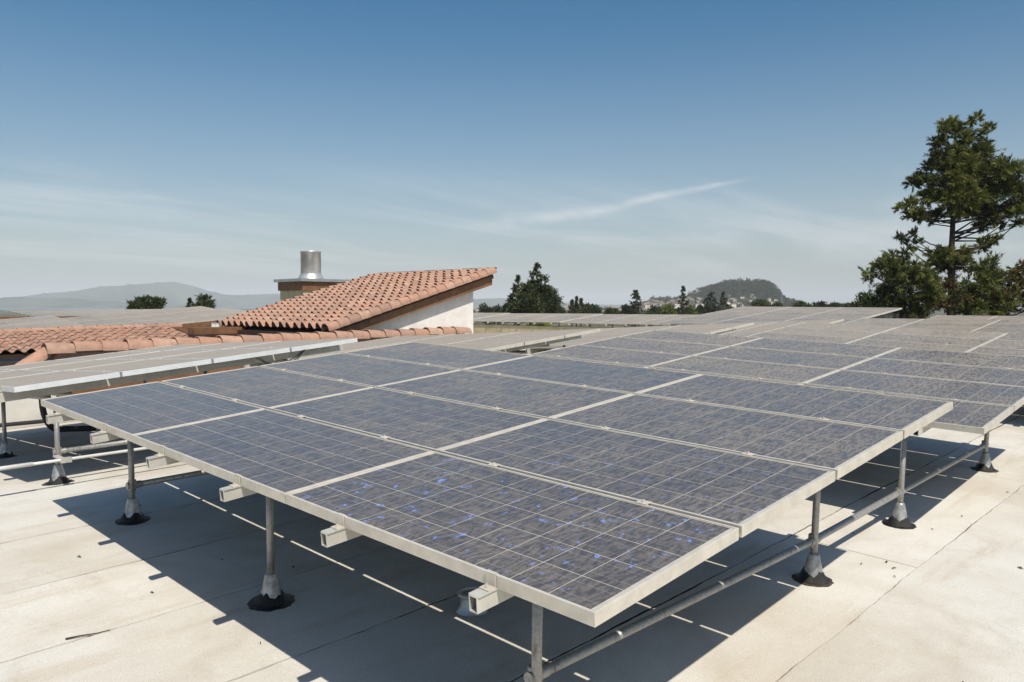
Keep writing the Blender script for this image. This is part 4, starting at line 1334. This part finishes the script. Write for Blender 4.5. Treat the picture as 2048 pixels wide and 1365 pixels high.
ridge('mountain_range', [(-260, 604), (0, 597), (60, 591), (100, 586), (150, 582), (200, 574), (240, 572), (290, 567), (345, 564), (385, 572), (420, 583), (455, 590), (500, 590), (560, 588), (640, 594), (760, 600), (900, 602), (960, 598), (1020, 597), (1080, 602), (1180, 609), (1300, 612)], 6300, 900, MAT['mountain'], 5, 1.4)
ridge('mountain_range', [(-260, 602), (0, 597), (40, 594), (90, 597), (140, 595), (200, 603), (280, 606), (330, 609), (420, 612)], 4700, 500, MAT['mountain'], 8, 1.6, 120)
HILL = [(1255, 618), (1285, 603), (1310, 598), (1345, 596), (1372, 592), (1392, 582), (1420, 574), (1450, 565), (1480, 561), (1512, 562), (1540, 567), (1555, 577), (1561, 592), (1575, 600), (1600, 607), (1640, 612), (1720, 613), (1800, 616)]
ridge('hill', HILL, 1300, 130, MAT['hill'], 3, 0.4, 160, 0.15)
rg = np.random.RandomState(17)
# forest covering the wooded hill
clu = []
hx = [p[0] for p in HILL]; hy = [p[1] for p in HILL]
for k in range(1300):
    x_ = rg.uniform(1300, 1600)
    t_ = rg.uniform(0.0, 1.0) ** 0.75
    ytop = float(np.interp(x_, hx, hy))
    y_ = ytop + (616 - ytop) * (1 - t_)
    if x_ < 1385 and rg.rand() < 0.62: continue
    if y_ > 594 and rg.rand() < 0.45: continue
    dd = 1300 - 128 * (1 - t_) * 1.0
    p = at(x_, y_, dd)
    r_ = rg.uniform(2.2, 4.2)
    clu.append((p[0], p[1], p[2] + 1.0, r_, r_, r_ * 0.85, rg.uniform(.2, .7), 0.0))
me = leaf_mesh('forest', clu, 1.6, 1.7, 0.75, MAT['leaf_forest'], 5, 0.3)
o = link('forest', me); tag(o, 'grey-green forest covering the rounded hill', 'forest', None, 'stuff')
clu = []
for k in range(420):
    x_ = rg.choice([rg.uniform(940, 1300), rg.uniform(1570, 1850), rg.uniform(1280, 1600)])
    dd = rg.uniform(420, 1150)
    p = at(x_, 612, dd)
    r_ = rg.uniform(2.2, 4.6)
    clu.append((p[0], p[1], GZ + r_ * rg.uniform(.6, 1.3), r_, r_, r_ * .85, rg.uniform(.2, .7), 0.06))
me = leaf_mesh('town_trees', clu, 2.0, 1.6, 0.7, MAT['leaf_forest'], 6, 0.3)
o = link('town_trees', me); tag(o, 'mass of far trees in the flat town', 'trees', None, 'stuff')


def house_meshes(k):
    rg_ = random.Random(k)
    w, d_, h = rg_.uniform(7, 11), rg_.uniform(7, 10), rg_.uniform(4.5, 7.5)
    a = MB(); a.box(-w / 2, w / 2, -d_ / 2, d_ / 2, -3, h)
    b = MB(); e = 0.5; rz = h + rg_.uniform(1.2, 2.4)
    b.add([(-w / 2 - e, -d_ / 2 - e, h + .01), (w / 2 + e, -d_ / 2 - e, h + .01), (w / 2 + e, d_ / 2 + e, h + .01), (-w / 2 - e, d_ / 2 + e, h + .01), (-w / 2 - e, 0, rz), (w / 2 + e, 0, rz)],
          [(0, 1, 5, 4), (2, 3, 4, 5), (0, 4, 3), (1, 2, 5), (3, 2, 1, 0)])
    c = MB()
    nw = int(w / 2.6)
    for i in range(nw):
        for zf in ([1.2, 3.9] if h > 5.5 else [1.5]):
            x_ = -w / 2 + (i + .5) * w / nw
            c.box(x_ - .55, x_ + .55, -d_ / 2 - .06, -d_ / 2 - .003, zf, zf + 1.3)
            c.box(x_ - .55, x_ + .55, d_ / 2 + .003, d_ / 2 + .06, zf, zf + 1.3)
    return a.mesh('wall', MAT['house_wall']), b.mesh('roof', MAT['house_roof']), c.mesh('window', MAT['house_glass'])


HM = [house_meshes(k) for k in range(6)]


def house(p, rz, k, label, group, s=1.0):
    root = empty('house', None, tuple(p)); root.rotation_euler = (0, 0, rz); root.scale = (s, s, s)
    tag(root, label, 'house', group)
    link('wall', HM[k][0], root); link('roof', HM[k][1], root); link('window', HM[k][2], root)


rh = random.Random(30)
for k in range(74):
    if k < 50:
        x_ = rh.uniform(1283, 1400); yt = float(np.interp(x_, hx, hy)); y_ = yt + 5 + rh.uniform(0, 1) * (614 - yt - 5)
    elif k < 65:
        x_ = rh.uniform(1400, 1510); y_ = rh.uniform(589, 612)
    else:
        x_ = rh.uniform(1535, 1595); y_ = rh.uniform(598, 610)
    yt = float(np.interp(x_, hx, hy))
    t_ = 1 - (y_ - yt) / max(1, 616 - yt)
    house(at(x_, y_ + 2, 1300 - 135 * (1 - t_)), rh.uniform(-.5, .5) + .8, rh.randrange(6), 'small pale house among trees on the slope of the hill', 'houses on the hill', rh.uniform(.5, .8))
for k in range(70):
    x_ = rh.choice([rh.uniform(958, 1290), rh.uniform(1590, 1745), rh.uniform(1100, 1300)])
    dd = rh.uniform(500, 1500)
    p = at(x_, 612, dd)
    house((p[0], p[1], GZ - .5), rh.uniform(0, 3), rh.randrange(6), 'tiny pale house in the flat far town', 'houses in the flat town', rh.uniform(.9, 1.5))

# air
mb = MB(); mb.box(-14500, 14500, -14500, 14500, GZ - 1.5, 240.0)
hz = bpy.data.materials.new('haze'); hz.use_nodes = True
hn = hz.node_tree.nodes; hl = hz.node_tree.links
hn.clear()
pv = hn.new('ShaderNodeVolumePrincipled'); pv.inputs['Color'].default_value = (0.89, 0.94, 0.99, 1); pv.inputs['Density'].default_value = 0.000155; pv.inputs['Anisotropy'].default_value = -0.15
pv.inputs['Density Attribute'].default_value = ''
hz.cycles.homogeneous_volume = True
ho = hn.new('ShaderNodeOutputMaterial'); hl.new(pv.outputs[0], ho.inputs['Volume'])
o = mb.build('haze', hz); tag(o, 'thin pale haze over the town and hills', 'haze', None, 'stuff')
